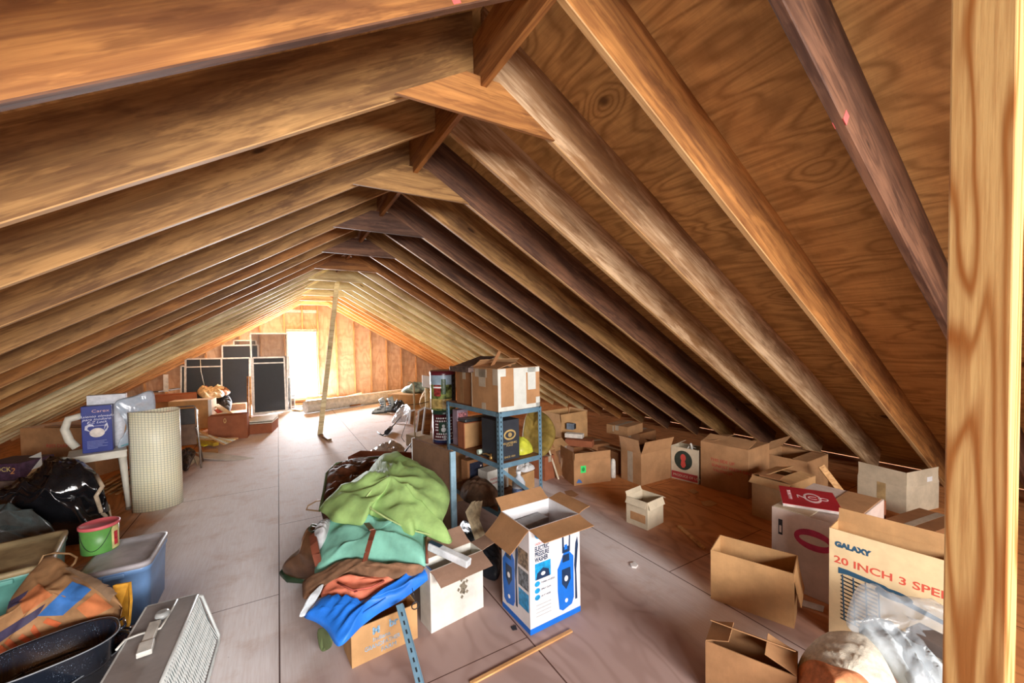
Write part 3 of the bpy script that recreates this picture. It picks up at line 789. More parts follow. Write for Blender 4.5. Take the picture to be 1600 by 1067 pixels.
bl = blob('plastic_bag', pz([(1322, 972, .40), (1345, 912, .50), (1395, 932, .45), (1480, 950, .42), (1540, 1010, .35), (1540, 1090, .25), (1440, 1105, .24), (1395, 1040, .30), (1350, 992, .36)]),
     fl(1425, 1000, .37), .05, BAGC, 'clear crumpled plastic bag in front of the fan carton', 'plastic bag', folds=((.6, -.6, .3, 40, .02), (.2, .9, .3, 55, .012)), nz=(.03, 9), thick=.05, seed=3)
w_ = blob('paper_sleeve', pz([(1342, 985, .37), (1360, 962, .40), (1405, 985, .38), (1500, 1040, .34), (1540, 1090, .28), (1440, 1112, .24), (1400, 1060, .28), (1362, 1012, .34)]),
     fl(1430, 1035, .33), .03, BAGW, 'white folded plastic sheeting spilling from the clear bag', 'plastic sheet', folds=((.75, -.65, 0, 60, .022),), nz=(.012, 8), seed=5)
s_ = blob('sack', pz([(1244, 1050, .20), (1262, 1012, .27), (1300, 990, .33), (1350, 996, .36), (1388, 1040, .34), (1405, 1110, .26), (1330, 1150, .16), (1240, 1130, .12)]),
     fl(1322, 1072, .30), .06, SACK, 'pale woven sack at the bottom edge, left of the plastic bags', 'sack', folds=((.9, .3, 0, 70, .008),), nz=(.012, 7), thick=.28, seed=8)
blob('orange_patch', pz([(1241, 1056, .205), (1262, 1036, .28), (1300, 1045, .32), (1350, 1062, .33), (1370, 1110, .28), (1290, 1150, .2), (1238, 1110, .14)]),
     fl(1305, 1085, .31), .055, SACKO, nz=(.006, 7), seed=8, parent=s_)
# ------------------------------------------------------------------ the steel shelf in the middle and what stands on it
STEEL = plain('blue_grey_steel', srgb(104, 138, 158), .42, metal=.2, var=.12, vscale=9)
HOLE = plain('dark_hole', (.01, .012, .015), .9, var=0)
BOARD = wood('shelf_board', srgb(150, 104, 70), srgb(110, 72, 46), srgb(120, 84, 62), freq=16, knots=.05)
zt1, zt2, zt3 = 1.12, .70, .30
pA = fl(779.5, 645, zt1); pB = fl(837, 634, zt1); pD = fl(703, 624, zt1)
rzs = math.atan2((pB-pA).y, (pB-pA).x)*.4 + (math.atan2((pD-pA).y, (pD-pA).x)-PI/2)*.6
sw, sd = .455, .88
sh = empty('metal_shelf', (pA.x, pA.y, 0), rzs, 'blue-grey slotted steel shelf unit standing behind the pressure washer carton', 'shelf')
def post_bm(x, y, sx, sy):
    bm = bmesh.new(); pw = .036; t = .003
    B(bm, (x+sx*pw/2, y+sy*t/2, zt1/2), (pw, t, zt1)); B(bm, (x+sx*t/2, y+sy*pw/2, zt1/2), (t, pw, zt1))
    for i in range(30):
        z = .03+i*.0375
        B(bm, (x+sx*pw*.55, y-sy*.0006, z), (.008, .0012, .016), mi=1); B(bm, (x-sx*.0006, y+sy*pw*.55, z), (.0012, .008, .016), mi=1)
    return bm
for x, y, sx, sy in ((0, 0, 1, 1), (sw, 0, -1, 1), (0, sd, 1, -1), (sw, sd, -1, -1)):
    obj('shelf_post', post_bm(x, y, sx, sy), [STEEL, HOLE], sh)
for z in (zt1, zt2, zt3):
    bm = bmesh.new(); g = .004
    for c, s in (((sw/2, g+.001, z-.02), (sw-.01, .003, .04)), ((sw/2, sd-g-.001, z-.02), (sw-.01, .003, .04)), ((g+.001, sd/2, z-.02), (.003, sd-.01, .04)), ((sw-g-.001, sd/2, z-.02), (.003, sd-.01, .04))): B(bm, c, s)
    obj('shelf_lip', bm, STEEL, sh)
    bm = bmesh.new(); B(bm, (sw/2, sd/2, z-.006), (sw-.02, sd-.02, .012)); obj('shelf_board', bm, BOARD, sh)
for a, b in (((.03, .002, zt2-.06), (sw-.04, .002, zt3+.02)),):
    bm = bmesh.new(); bar(bm, (a[0], -.004, a[2]), (b[0], -.004, b[2]), .003, .028, up=(0, 0, 1)); obj('cross_brace', bm, STEEL, sh)
SM = Matrix.Translation(sh.location) @ Matrix.Rotation(rzs, 4, 'Z')
def sp(x, y, z): return SM @ Vector((x, y, z))
def on_shelf(x, y, z, w, d, h, m, label, drz=0, **kw):
    p = sp(x, y, z); DIMH = carton(p, rzs+drz, w, d, h, m, label, **kw)
    DIMH['w_'] = w; DIMH['d_'] = d; DIMH['h_'] = h; return DIMH
# taped box on top
hT = (zat(sp(0, 0, zt1), 577.5)-zt1)
o = on_shelf(.004, .012, zt1+.002, .445, .40, hT, K_BROWN, 'brown box patched with cloudy tape on top of the steel shelf', flaps={'back': (-60, .15), 'left': (-80, .2), 'front': (-84, .12)})
for u0, v0, u1, v1 in ((0, .0, 1, .10), (.0, .82, .18, 1), (.36, .1, .66, 1), (.7, .45, .9, 1), (.9, .0, 1, .25), (0, .1, .06, .82), (.66, .88, 1, 1)): rpatch(o, u0, v0, u1, v1, TAPE_W, 'tape_strip')
for u0, v0, u1, v1 in ((.3, .55, .55, .98), (.15, .78, .6, .98), (.82, .62, 1, 1), (.4, 0, .55, .16), (.0, .02, .03, .95)): lpatch(o, u0, v0, u1, v1, TAPE, 'tape_strip')
bm = bmesh.new(); bar(bm, (.06, .20, hT-.02), (.14, .16, hT+.14), .03, .006, up=(0, 1, 0)); obj('loose_flap', bm, K_DARK, o)
# dark brown box behind it, flattened cartons on top
o = on_shelf(.03, .43, zt1+.002, .34, .30, .30, K_DARK, 'dark brown box on the steel shelf, behind the taped box', closed=True)
lpatch(o, .25, .02, .45, .98, card(srgb(150, 112, 76)), 'printed_panel')
zc = zt1+.304
r_ = empty('flattened_carton', sp(-.02, .40, zc), rzs, 'dark crumpled flattened cartons lying on the dark brown box', 'flattened carton')
bm = bmesh.new(); B(bm, (.19, .14, .025), (.44, .34, .045), bev=.008); obj('body', bm, plain('dark_mottled_card', srgb(92, 74, 66), .55, var=.35, vscale=30), r_)
bm = bmesh.new(); bar(bm, (-.02, .1, .05), (.30, .14, .13), .24, .006); obj('bent_flap', bm, plain('dark_mottled_card', srgb(92, 74, 66), .55, var=.35, vscale=30), r_)
# black gold-crest box on the second shelf
GOLD = plain('gold_print', srgb(206, 176, 112), .4, metal=.3)
BLK = plain('black_card', srgb(46, 50, 58), .5, var=.1)
o = on_shelf(.035, .05, zt2+.002, .21, .26, .335, BLK, 'tall black box with a gold crest on the second level of the steel shelf', closed=True, tape=False)
rshape(o, oval(.52, .63, .30, .13), GOLD, 'gold_crest'); rshape(o, oval(.52, .63, .23, .085), BLK, 'crest_ring', .002)
rshape(o, oval(.52, .63, .10, .06, 8), GOLD, 'crest_figure', .003)
rface(o, 'WILLIAMSBURG', .5, .40, .075, GOLD, align='CENTER', sx=.85); rface(o, 'FORGE', .5, .345, .065, GOLD, align='CENTER')
rface(o, 'SINCE 1866', .5, .06, .07, GOLD, align='CENTER')
# yellow bag behind it
blob('yellow_bag', [sp(x, y, z) for x, y, z in ((.27, .08, zt2+.01), (.44, .10, zt2+.01), (.45, .30, zt2+.01), (.27, .30, zt2+.01))], sp(.36, .18, zt2+.02), .11,
     plain('yellow_green_film', srgb(206, 208, 70), .4, bmp=.4), 'bright yellow-green bag beside the black gold-crest box', 'bag', folds=((0, 0, 1, 120, .01),), nz=(.012, 12), thick=.01, seed=2)
# two-tone brown box
o = on_shelf(.03, .60, zt2+.002, .36, .12, .24, K_RED, 'reddish brown box with a tan panel on the second level of the steel shelf', closed=True, tape=False)
rpatch(o, .02, .02, .6, .96, K_TAN, 'tan_panel'); lpatch(o, .05, .02, .5, .98, K_RED, 'side_panel')
r_ = empty('metal_tray', sp(.04, .58, zt2+.245), rzs, 'dark grey flat tray lying on the reddish brown box', 'tray')
bm = bmesh.new(); B(bm, (.15, .08, .015), (.30, .14, .028), bev=.008); obj('tray_body', bm, plain('dark_pewter', srgb(88, 92, 96), .3, metal=.5), r_)
bm = bmesh.new(); B(bm, (.15, .08, .03), (.26, .10, .003)); obj('tray_rim', bm, plain('dull_rim', srgb(120, 116, 110), .4, metal=.4), r_)
o = on_shelf(.045, .75, zt2+.002, .12, .09, .34, plain('pinkish_grey_card', srgb(150, 128, 140), .6), 'small pinkish grey patterned box behind the dark tray', closed=True, tape=False)
rpatch(o, .1, .55, .9, .92, plain('pink_print', srgb(188, 120, 124), .6, var=.5, vscale=60))
r_ = empty('rolling_pin', sp(.03, .34, zt2+.03), rzs, 'pale green and dark red rod lying across the second shelf', 'rod')
bm = bmesh.new(); tube(bm, [(-.02, 0, 0), (.15, -.01, 0)], .022, 14); obj('sleeve', bm, plain('mint_white', srgb(206, 222, 206), .5), r_)
bm = bmesh.new(); tube(bm, [(.15, -.01, 0), (.34, -.02, 0)], .016, 12); obj('handle', bm, plain('dark_red_wood', srgb(90, 48, 40), .5), r_)
r_ = empty('brass_fitting', sp(.025, .16, zt2+.003), rzs, 'small brass fitting at the edge of the second shelf', 'fitting')
bm = bmesh.new(); lathe(bm, [(0, 0), (.018, 0), (.018, .02), (.008, .03), (.008, .05), (0, .05)], 10); tube(bm, [(0, 0, .03), (0, .07, .035), (0, .12, .02)], .008, 8)
obj('fitting_body', bm, plain('brass', srgb(190, 150, 90), .35, metal=.8), r_)
# third level and below
o = on_shelf(.06, .60, zt3+.002, .30, .10, .28, K_DARK, 'dark brown box with a black picture panel on the lower shelf', drz=.12, closed=True, tape=False)
rpatch(o, .08, .1, .62, .9, plain('black_picture', srgb(40, 44, 60), .3, var=.3, vscale=40), 'picture_panel')
for i in range(6): rpatch(o, .50, .15+.11*i, .56, .20+.11*i, plain('pearl_print', srgb(210, 190, 180), .4), 'picture_light', .002)
o = on_shelf(.16, .42, zt3+.002, .26, .14, .20, K_WHITE, 'white carton with small red print on the lower shelf', drz=.1, closed=True, tape=False)
rface(o, 'FRAGILE', .12, .55, .14, I_RED); rface(o, 'HANDLE WITH CARE', .12, .38, .10, I_RED, sx=.7)
r_ = empty('plastic_jug', sp(.30, .14, zt3+.002), rzs, 'small white and blue jug on the lower shelf, behind the cross brace', 'jug')
bm = bmesh.new(); lathe(bm, [(0, 0), (.055, 0), (.058, .02), (.058, .15), (.04, .19), (.018, .21), (.018, .225), (0, .225)], 20); obj('jug_body', bm, plain('milky_plastic', srgb(206, 212, 220), .4), r_)
bm = bmesh.new(); lathe(bm, [(0, .226), (.022, .226), (.022, .25), (0, .25)], 16); obj('cap', bm, I_WHITE, r_)
bm = bmesh.new(); lathe(bm, [(.0588, .04), (.0592, .04), (.0592, .11), (.0588, .11)], 20); obj('paper_label', bm, plain('blue_label', srgb(110, 130, 170), .5, var=.4, vscale=60), r_)
GARM = plain('brown_canvas_bag', srgb(116, 88, 68), .75, var=.3, vscale=14, bmp=.4)
blob('brown_canvas_bag', [sp(x, y, z) for x, y, z in ((-.05, .2, .31), (.10, .14, .31), (.17, .3, .31), (.15, .56, .31), (-.02, .60, .31), (-.10, .4, .31))], sp(.04, .38, .32), .15, GARM,
     'lumpy brown canvas bag on the lower shelf beside the brown panel', 'bag', folds=((1, .4, 0, 50, .01),), nz=(.02, 10), thick=.01, seed=12)
# things below and in front of the lower shelf
K_PAPER = plain('old_newsprint', srgb(176, 158, 128), .8, var=.25, vscale=18)
def leaf(name, px, m, label, cat, t=.004, group=None):     # px: list of (x, y, z)
    P = pz(px); n = (P[1]-P[0]).cross(P[-1]-P[0]); bm = bmesh.new(); poly_prism(bm, P, n, t)
    return tag(obj(name, bm, m), label, cat, group)
for i, (dx, dz) in enumerate(((0, 0), (6, .01), (11, .0))):
    leaf('folded_newspaper', [(727+dx, 800, .42), (737+dx, 784, .48), (743+dx, 782, .48), (738+dx, 812, .38), (752+dx, 846, .26), (745+dx, 852, .24)], K_PAPER,
         ['yellowed folded newspaper standing on edge, nearest the brown panel', 'yellowed folded newspaper in the middle of three below the shelf', 'yellowed folded newspaper nearest the washer carton'][i], 'newspaper', .008, 'newspapers below the shelf')
blob('black_duffel_bag', pz([(715, 850, .05), (722, 815, .10), (745, 830, .12), (775, 850, .12), (783, 880, .06), (775, 905, .02), (745, 890, .02)]), fl(752, 865, .08), .08,
     plain('black_nylon', srgb(36, 40, 48), .4, bmp=.3), 'black nylon bag on the floor between the crest box and the washer carton', 'bag', folds=((1, .5, 0, 60, .012),), nz=(.02, 10), thick=.06, seed=4)
# orange flat box with white paper under the shelf
o = cbox((826, 792), (795, 780), (846, 779), 762, K_TAN, 'low tan box with white crumpled paper on it, showing under the shelf', closed=True, tape=False)
o.location.x += .12; o.location.y += .35
w, d, h = dims(o)
blob('crumpled_paper', [Vector(o.location)+Vector(v) for v in ((.1, .05, h+.01), (.26, .10, h+.01), (.27, .24, h+.01), (.12, .25, h+.01), (.05, .15, h+.01))], Vector(o.location)+Vector((.16, .15, h+.02)), .05, I_WHITE,
     'crumpled white paper on the low tan box', 'paper', nz=(.02, 20), thick=.01, seed=9)
# cartons seen behind the shelf on its right
o = cbox((852, 752), (822, 742), (866, 746), 715, K_RED, 'reddish box on the floor just behind the right post of the steel shelf', closed=True)
o = cbox((846, 712), (825, 703), (860, 704), 0, K_TAN, 'tan box with drooping flaps on the reddish box behind the shelf', z0=.26, h=.16, wd=.4, flaps={'left': (110, .18), 'front': (120, .14), 'back': (-30, .1)})
blob('olive_canvas', pz([(818, 705, .42), (820, 655, .75), (835, 640, .82), (858, 652, .78), (868, 680, .6), (850, 712, .42)]), fl(842, 680, .6)+Vector((.1, .3, 0)), .12,
     plain('olive_canvas', srgb(150, 126, 60), .7, bmp=.3), 'olive yellow rolled canvas behind the right post of the shelf', 'canvas', folds=((1, 0, .4, 30, .02),), nz=(.02, 6), thick=.2, seed=14, up=(-CF.x, -CF.y, .5))
# ------------------------------------------------------------------ brown panel with a pale blue edge
q0 = fl(709, 848); zp = zat(q0, 705)
q1 = fl(646, 684, zp)
dv = Vector((q1.x-q0.x, q1.y-q0.y, 0)); Lp = dv.length; rp = math.atan2(dv.y, dv.x)
r_ = empty('hardboard_sheet', q0, rp, 'upright brown hardboard panel with a pale blue metal edge, left of the steel shelf', 'panel')
bm = bmesh.new(); B(bm, (Lp/2, 0, zp/2), (Lp, .03, zp-.004), bev=.003); obj('panel_body', bm, plain('brown_hardboard', srgb(140, 106, 84), .6, var=.1), r_)
bm = bmesh.new(); B(bm, (-.012, 0, zp/2), (.02, .05, zp), bev=.002); obj('metal_edge', bm, plain('pale_blue_metal', srgb(150, 184, 202), .4, metal=.1), r_)
bm = bmesh.new(); B(bm, (Lp+.006, 0, zp/2), (.012, .034, zp), bev=.002); obj('white_edge', bm, I_WHITE, r_)
# ------------------------------------------------------------------ popcorn tins
pt = fl(694, 690, .62)
o = carton(Vector((pt.x-.20, pt.y-.18, 0)), 0.05, .38, .42, .618, K_TAN, 'tall tan box carrying the two decorated tins', closed=True, tape=False)
def tin(z, r, h, mats, label, art):
    r0 = empty('popcorn_tin', (pt.x, pt.y, z), math.radians(-60), label, 'tin')
    bm = bmesh.new(); lathe(bm, [(0, 0), (r, 0), (r+.002, .01), (r, .02), (r, h-.03), (0, h-.03)], 48); obj('tin_body', bm, mats[0], r0)
    bm = bmesh.new(); lathe(bm, [(r+.003, h-.045), (r+.004, h-.005), (r-.004, h), (r-.02, h-.004), (0, h-.004)], 48); obj('lid', bm, mats[1], r0)
    return r0
def wrap(parent, u0, u1, z0, z1, r, m, name):      # a printed patch curved around a tin
    bm = bmesh.new(); n = 14; rows = []
    for i in range(n+1):
        a = u0+(u1-u0)*i/n; rows.append([bm.verts.new((r*math.cos(a), r*math.sin(a), z)) for z in (z0, z1)])
    for A, Bv in zip(rows, rows[1:]): bm.faces.new((A[0], Bv[0], Bv[1], A[1]))
    return obj(name, bm, m, parent, smooth=True)
ML = plain('dark_green_enamel', srgb(38, 66, 52), .3); MRD = plain('barn_red_enamel', srgb(140, 52, 46), .3, var=.4, vscale=40)
h1, h2 = .36, .415
t1 = tin(.62, .118, h1, [plain('maroon_enamel', srgb(84, 34, 42), .3), ML], 'lower decorated tin with a white dotted border and a snowman, beside the shelf', 0)
f0 = math.radians(-52)
r1 = .1192
wrap(t1, f0-1.0, f0+1.0, .045, .05, r1, I_WHITE, 'printed_band'); wrap(t1, f0-1.5, f0+1.5, .0, .04, r1, plain('navy_enamel', srgb(40, 60, 110), .3), 'printed_band')
for i in range(8):
    for z in (.07, .10, .235, .265):
        bm = bmesh.new(); a = f0-.72+i*.205+(.1 if z in (.10, .265) else 0)
        lathe(bm, [(0, 0), (.009, 0), (.009, .001), (0, .001)], 10); o = obj('printed_dot', bm, I_WHITE, t1)
        o.location = (r1*math.cos(a), r1*math.sin(a), z+.01); o.rotation_euler = (0, PI/2, a)
for z in (.13, .16, .19):
    for a in (f0-.72, f0-.56, f0+.56, f0+.72):
        bm = bmesh.new(); lathe(bm, [(0, 0), (.009, 0), (.009, .001), (0, .001)], 10); o = obj('printed_dot', bm, I_WHITE, t1)
        o.location = (r1*math.cos(a), r1*math.sin(a), z+.02); o.rotation_euler = (0, PI/2, a)
wrap(t1, f0-.42, f0+.42, .115, .235, r1+.0004, ML, 'green_panel')
for z, s in ((.155, .026), (.195, .016)):
    bm = bmesh.new(); lathe(bm, [(0, 0), (s, 0), (s, .001), (0, .001)], 16); o = obj('snowman', bm, I_WHITE, t1)
    o.location = ((r1+.001)*math.cos(f0), (r1+.001)*math.sin(f0), z); o.rotation_euler = (0, PI/2, f0)
t2 = tin(.62+h1+.001, .135, h2, [plain('meadow_green_enamel', srgb(120, 130, 72), .25, var=.6, vscale=14), plain('maroon_enamel', srgb(96, 30, 40), .3)], 'upper decorated tin painted with a red barn in a meadow, beside the taped box', 1)
r2 = .1362
wrap(t2, f0-1.6, f0+1.6, .27, .37, r2, plain('sky_blue_enamel', srgb(150, 170, 186), .25, var=.15), 'painted_sky')
wrap(t2, f0-1.6, f0+1.6, .02, .12, r2, plain('wheat_enamel', srgb(186, 160, 96), .25, var=.3, vscale=20), 'painted_field')
wrap(t2, f0-.75, f0-.15, .15, .27, r2+.0006, MRD, 'painted_barn'); wrap(t2, f0-.8, f0-.1, .235, .25, r2+.001, I_WHITE, 'painted_roof')
wrap(t2, f0-.1, f0+.25, .17, .33, r2+.0006, plain('tree_green_enamel', srgb(60, 84, 50), .25, var=.4, vscale=40), 'painted_tree')
wrap(t2, f0+.75, f0+1.5, .05, .37, r2+.0008, plain('dark_tree_enamel', srgb(54, 56, 60), .25, var=.4, vscale=30), 'painted_tree')
# ------------------------------------------------------------------ pressure washer carton
WHT = plain('white_glossy_card', srgb(226, 224, 226), .35, var=.03)
WB = plain('washer_blue', srgb(24, 108, 206), .4, var=.05); WD = plain('washer_navy', srgb(30, 52, 84), .4); WC = plain('washer_cyan', srgb(30, 150, 210), .4, var=.2, vscale=40)
o = cbox((829, 993), (783, 948), (909, 956), 828, WHT, 'white electric pressure washer carton with a blue washer pictured, in the centre foreground', flaps={'left': (128, .17), 'front': (96, .14), 'back': (50, .10), 'right': (82, .10)}, name='washer_carton', fm=None)
for c_ in kids(o):
    if c_.name.startswith('flap'):
        c_.data.materials.clear(); c_.data.materials.append(K_BROWN)
w, d, h = dims(o)
rpatch(o, 0, 0, 1, .055, WB, 'blue_band'); lpatch(o, 0, 0, 1, .055, WB, 'blue_band')
rface(o, 'BE', .13, .90, .10, WC, bold=.003); rshape(o, oval(.22, .935, .12, .055), WC, 'logo_ring', .0008); rshape(o, oval(.22, .935, .10, .042), WHT, 'logo_ring', .0011)
rface(o, 'BE', .13, .905, .075, WC, bold=.002)
rface(o, '1600 PSI', .10, .83, .035, I_RED); 
for i, tx in enumerate(('ELECTRIC', 'PRESSURE', 'WASHER')): rface(o, tx, .10, .775-.052*i, .062, WD, sx=.62, bold=.001)
rpatch(o, .10, .50, .40, .655, WC, 'photo_print'); rshape(o, [(.12, .50), (.38, .50), (.36, .57), (.25, .60), (.14, .56)], WD, 'photo_print', .002); rshape(o, oval(.25, .545, .04, .018), I_WHITE, 'photo_print', .0028)
for i, tx in enumerate(('TURBO NOZZLE', 'SPRAY GUN', '20 FT HOSE')):
    v = .46-.065*i
    rshape(o, oval(.14, v, .05, .025), WC, 'round_icon'); rface(o, tx, .21, v-.008, .022, WD)
for i in range(4): rpatch(o, .11, .25-.035*i, .40, .256-.035*i, plain('grey_ink', srgb(170, 172, 176), .6), 'fine_print')
def washer(o, cu, su, left):
    def S_(pts, m, e): rshape(o, [(cu+(u)*su, v) for u, v in pts], m, 'washer_picture', e, left)
    S_([(.00, .12), (.10, .09), (.36, .12), (.42, .18), (.42, .60), (.30, .66), (.14, .66), (.02, .56), (-.04, .52), (-.04, .30)], WB, .0015)
    S_([(.10, .66), (.32, .66), (.34, .95), (.10, .95)], WD, .0016); S_([(.15, .72), (.28, .72), (.30, .92), (.14, .92)], WHT, .0021)
    S_([(.16, .69), (.24, .69), (.24, .74), (.16, .74)], WB, .0026)
    S_([(.10, .57), (.30, .57), (.29, .64), (.11, .64)], WD, .0022)
    S_([(.08, .50), (.32, .50), (.33, .38), (.20, .29), (.08, .36)], WD, .0022); S_(oval(.20, .40, .05, .028), I_WHITE, .003); S_(oval(.20, .18, .04, .02), I_WHITE, .003)
    S_([(.46, .15), (.52, .15), (.50, .45), (.56, .70), (.54, .78), (.48, .72), (.44, .5), (.46, .40)], WD, .0016)
washer(o, .56, .72, False); washer(o, .08, .95, True)
for i, mm in enumerate((plain('brown_photo', srgb(140, 120, 96), .5, var=.5, vscale=40), plain('grey_photo', srgb(110, 120, 130), .5, var=.5, vscale=40), WC)):
    v = .60-.20*i; lpatch(o, .62, v, .96, v+.17, mm, 'photo_print')
bm = bmesh.new(); B(bm, (w*.4, d*.75, h*.86), (w*.7, d*.35, h*.06), rz=.1, bev=.006); k = obj('inner_insert', bm, plain('grey_insert', srgb(150, 150, 152), .5), o)
lettering('lettering', 'WORX', .05, I_BLUE, o, (w*.15, d*.55, h*.89+.002), (0, 0, .1)) if False else None
# ------------------------------------------------------------------ white crest carton and lettered box
o = cbox((674, 990), (654, 972), (757.5, 950), 893, K_WHITE, 'off-white carton printed with a small crest, flaps open, left of the washer carton', flaps={'front': (112, .13), 'right': (80, .16), 'back': (60, .14)})
for c_ in kids(o):
    if c_.name.startswith('flap'):
        c_.data.materials.clear(); c_.data.materials.append(card(srgb(160, 128, 108)))
w, d, h = dims(o)
INK = plain('grey_crest_ink', srgb(128, 118, 100), .7, var=.3, vscale=90)
for i in range(10):
    a = i*PI/5; rshape(o, [(.60+.09*math.cos(a)*(1 if i % 2 else .6)+.03*math.cos(b_), .50+.15*math.sin(a)*(1 if i % 2 else .6)+.035*math.sin(b_)) for b_ in (0, 1.57, 3.14, 4.7)], INK, 'crest_print')
rshape(o, oval(.60, .50, .05, .10, 10), INK, 'crest_print'); rshape(o, [(.56, .64), (.64, .64), (.66, .70), (.60, .67), (.54, .70)], INK, 'crest_print')
rpatch(o, .50, .82, .64, 1.0, plain('yellow_tape', srgb(206, 196, 150), .4), 'tape_tab')
r_ = empty('foam_bar', fl(690, 860, .36), 0, 'white foam packing bar sticking out of the crest carton', 'foam bar')
a, b = fl(672, 852, h+.06), fl(733, 880, h+.02)
bm = bmesh.new(); bar(bm, a, b, .05, .045, bev=.006); k = obj('bar_body', bm, plain('white_foam', srgb(222, 228, 232), .6, bmp=.2), r_); k.location = -r_.location
bm = bmesh.new(); bar(bm, a+Vector((0, 0, .026)), a+(b-a)*.3+Vector((0, 0, .026)), .03, .004); k = obj('label_print', bm, WD, r_); k.location = -r_.location
o = cbox((550, 1045), (531, 1017), (655, 1000), 986, K_TAN, 'tan box with faded pale blue lettering under the blue jacket', flaps={'back': (-60, .1)})
IB = plain('faded_blue_ink', srgb(130, 168, 196), .7, var=.3, vscale=60)
rface(o, 'M', .30, .66, .26, IB, bold=.002); rface(o, 'br', .55, .68, .28, IB, bold=.002)
rface(o, 'Indiana', .30, .46, .17, IB); rface(o, 'GRANDFATHER', .18, .28, .17, IB, sx=.8); rface(o, 'FARM', .42, .10, .17, IB)
# blue-grey steel bar in front
r_ = empty('steel_bar', fl(660, 1085, 0), 0, 'blue-grey slotted steel angle bar leaning on the tan lettered box', 'steel bar')
a, b = fl(662, 1092, .012), fl(624, 944, .30)
bm = bmesh.new(); bar(bm, a, b, .036, .003, up=(0, -.3, 1)); bar(bm, a+Vector((.018, 0, -.012)), b+Vector((.018, 0, -.012)), .003, .03, up=(0, -.3, 1)); k = obj('bar_body', bm, STEEL, r_); k.location = -r_.location
bm = bmesh.new()
for i in range(9):
    p = a+(b-a)*(.08+.1*i)+Vector((0, -.001, .0025)); bar(bm, p-(b-a).normalized()*.01, p+(b-a).normalized()*.01, .008, .001, up=(0, -.3, 1))
k = obj('slot_holes', bm, HOLE, r_); k.location = -r_.location
bm = bmesh.new(); c_ = fl(649, 946, .26); tube(bm, [c_+Vector((.02*math.cos(t_*PI/6), 0, .02*math.sin(t_*PI/6))) for t_ in range(12)], .003, 6, closed=True)
tube(bm, [c_+Vector((0, 0, .02)), c_+Vector((-.01, .02, .09))], .002, 5)
tag(obj('wire_ring', bm, plain('dark_wire', srgb(60, 60, 64), .4, metal=.6)), 'thin dark wire ring hanging beside the steel bar', 'ring')
# ------------------------------------------------------------------ the heap of garments and bags
def pc(l, ox, oy, sc=.25): return pz([(ox+x*sc, oy+y*sc, z) for x, y, z in l])
C3 = (400, 680); C4 = (440, 800)
GRN = plain('light_green_canvas', srgb(158, 192, 116), .75, var=.14, vscale=7, bmp=.15)
TEAL = plain('teal_canvas', srgb(124, 186, 166), .65, var=.14, vscale=7, bmp=.12)
BRN = plain('brown_suede_trim', srgb(140, 104, 78), .8, var=.2, vscale=16)
SAL = plain('salmon_cotton', srgb(232, 134, 104), .8, var=.12, vscale=9)
BLU = plain('bright_blue_nylon', srgb(40, 124, 232), .5, var=.12, vscale=9)
LEA = plain('red_brown_leather', srgb(122, 66, 48), .5, var=.15)
VIN = plain('brown_vinyl', srgb(104, 72, 50), .32, var=.3, vscale=6)
PLD = plain('brown_plaid_cloth', srgb(122, 74, 50), .7, var=.45, vscale=11, bmp=.2)
OLV = plain('olive_trim', srgb(96, 110, 70), .7)
b1 = blob('garment_bag', pc([(400, 450, .34), (430, 340, .38), (440, 240, .42), (500, 180, .46), (650, 150, .48), (790, 140, .50), (860, 230, .46), (720, 330, .46), (560, 430, .42), (470, 480, .36)], *C3),
     fl(555, 750, .42), .07, PLD, 'brown and red plaid garment bag under the light green canvas, far end of the heap', 'garment bag', folds=((.8, .6, 0, 30, .02),), nz=(.03, 5), thick=.34, seed=21)
bm = bmesh.new(); tube(bm, pc([(400, 470, .35), (425, 350, .40), (440, 240, .44), (500, 178, .48), (650, 146, .50), (780, 138, .52)], *C3), .012, 8); obj('piping', bm, OLV, b1)
bm = bmesh.new(); tube(bm, pc([(430, 405, .36), (380, 410, .34), (325, 440, .32), (315, 465, .31), (400, 475, .33)], *C3), .006, 6); obj('strap_loop', bm, plain('tan_strap', srgb(196, 160, 120), .6), b1)
# brown moulded bag with green base
b2 = blob('vinyl_case', pc([(168, 850, .10), (215, 780, .16), (300, 700, .24), (325, 590, .38), (365, 565, .40), (420, 600, .38), (430, 700, .30), (420, 830, .18), (340, 890, .09), (240, 890, .07)], *C3),
     fl(475, 870, .22), .07, VIN, 'glossy brown vinyl case with a dark green base, left of the teal bag', 'case', nz=(.012, 5), thick=.2, seed=22, up=(-.4, -.5, .7))
bm = bmesh.new(); tube(bm, pc([(168, 852, .075), (210, 895, .05), (290, 900, .05), (350, 880, .06)], *C3), .028, 10); obj('green_base', bm, plain('dark_green_plastic', srgb(44, 66, 44), .35), b2)
bm = bmesh.new(); tube(bm, pc([(330, 590, .42), (350, 560, .44), (400, 565, .43), (395, 590, .42), (350, 605, .42)], *C3), .008, 8, closed=True); obj('collar_rim', bm, plain('dark_green_plastic', srgb(60, 64, 46), .35), b2)
b3 = blob('teal_duffel_bag', pc([(365, 858, .27), (395, 740, .34), (420, 610, .40), (470, 535, .44), (560, 548, .46), (700, 540, .48), (760, 490, .48), (860, 550, .47), (990, 620, .44), (1068, 600, .42), (1062, 720, .40), (1060, 810, .37), (980, 838, .34), (850, 812, .34), (640, 790, .35), (520, 800, .33), (430, 835, .30)], *C3),
     fl(585, 850, .42), .09, TEAL, 'teal canvas duffel bag with a red-brown leather strap in the heap', 'duffel bag', folds=((.75, .66, 0, 34, .020), (.3, .95, 0, 22, .01)), nz=(.02, 5), thick=.26, seed=23)
bm = bmesh.new()
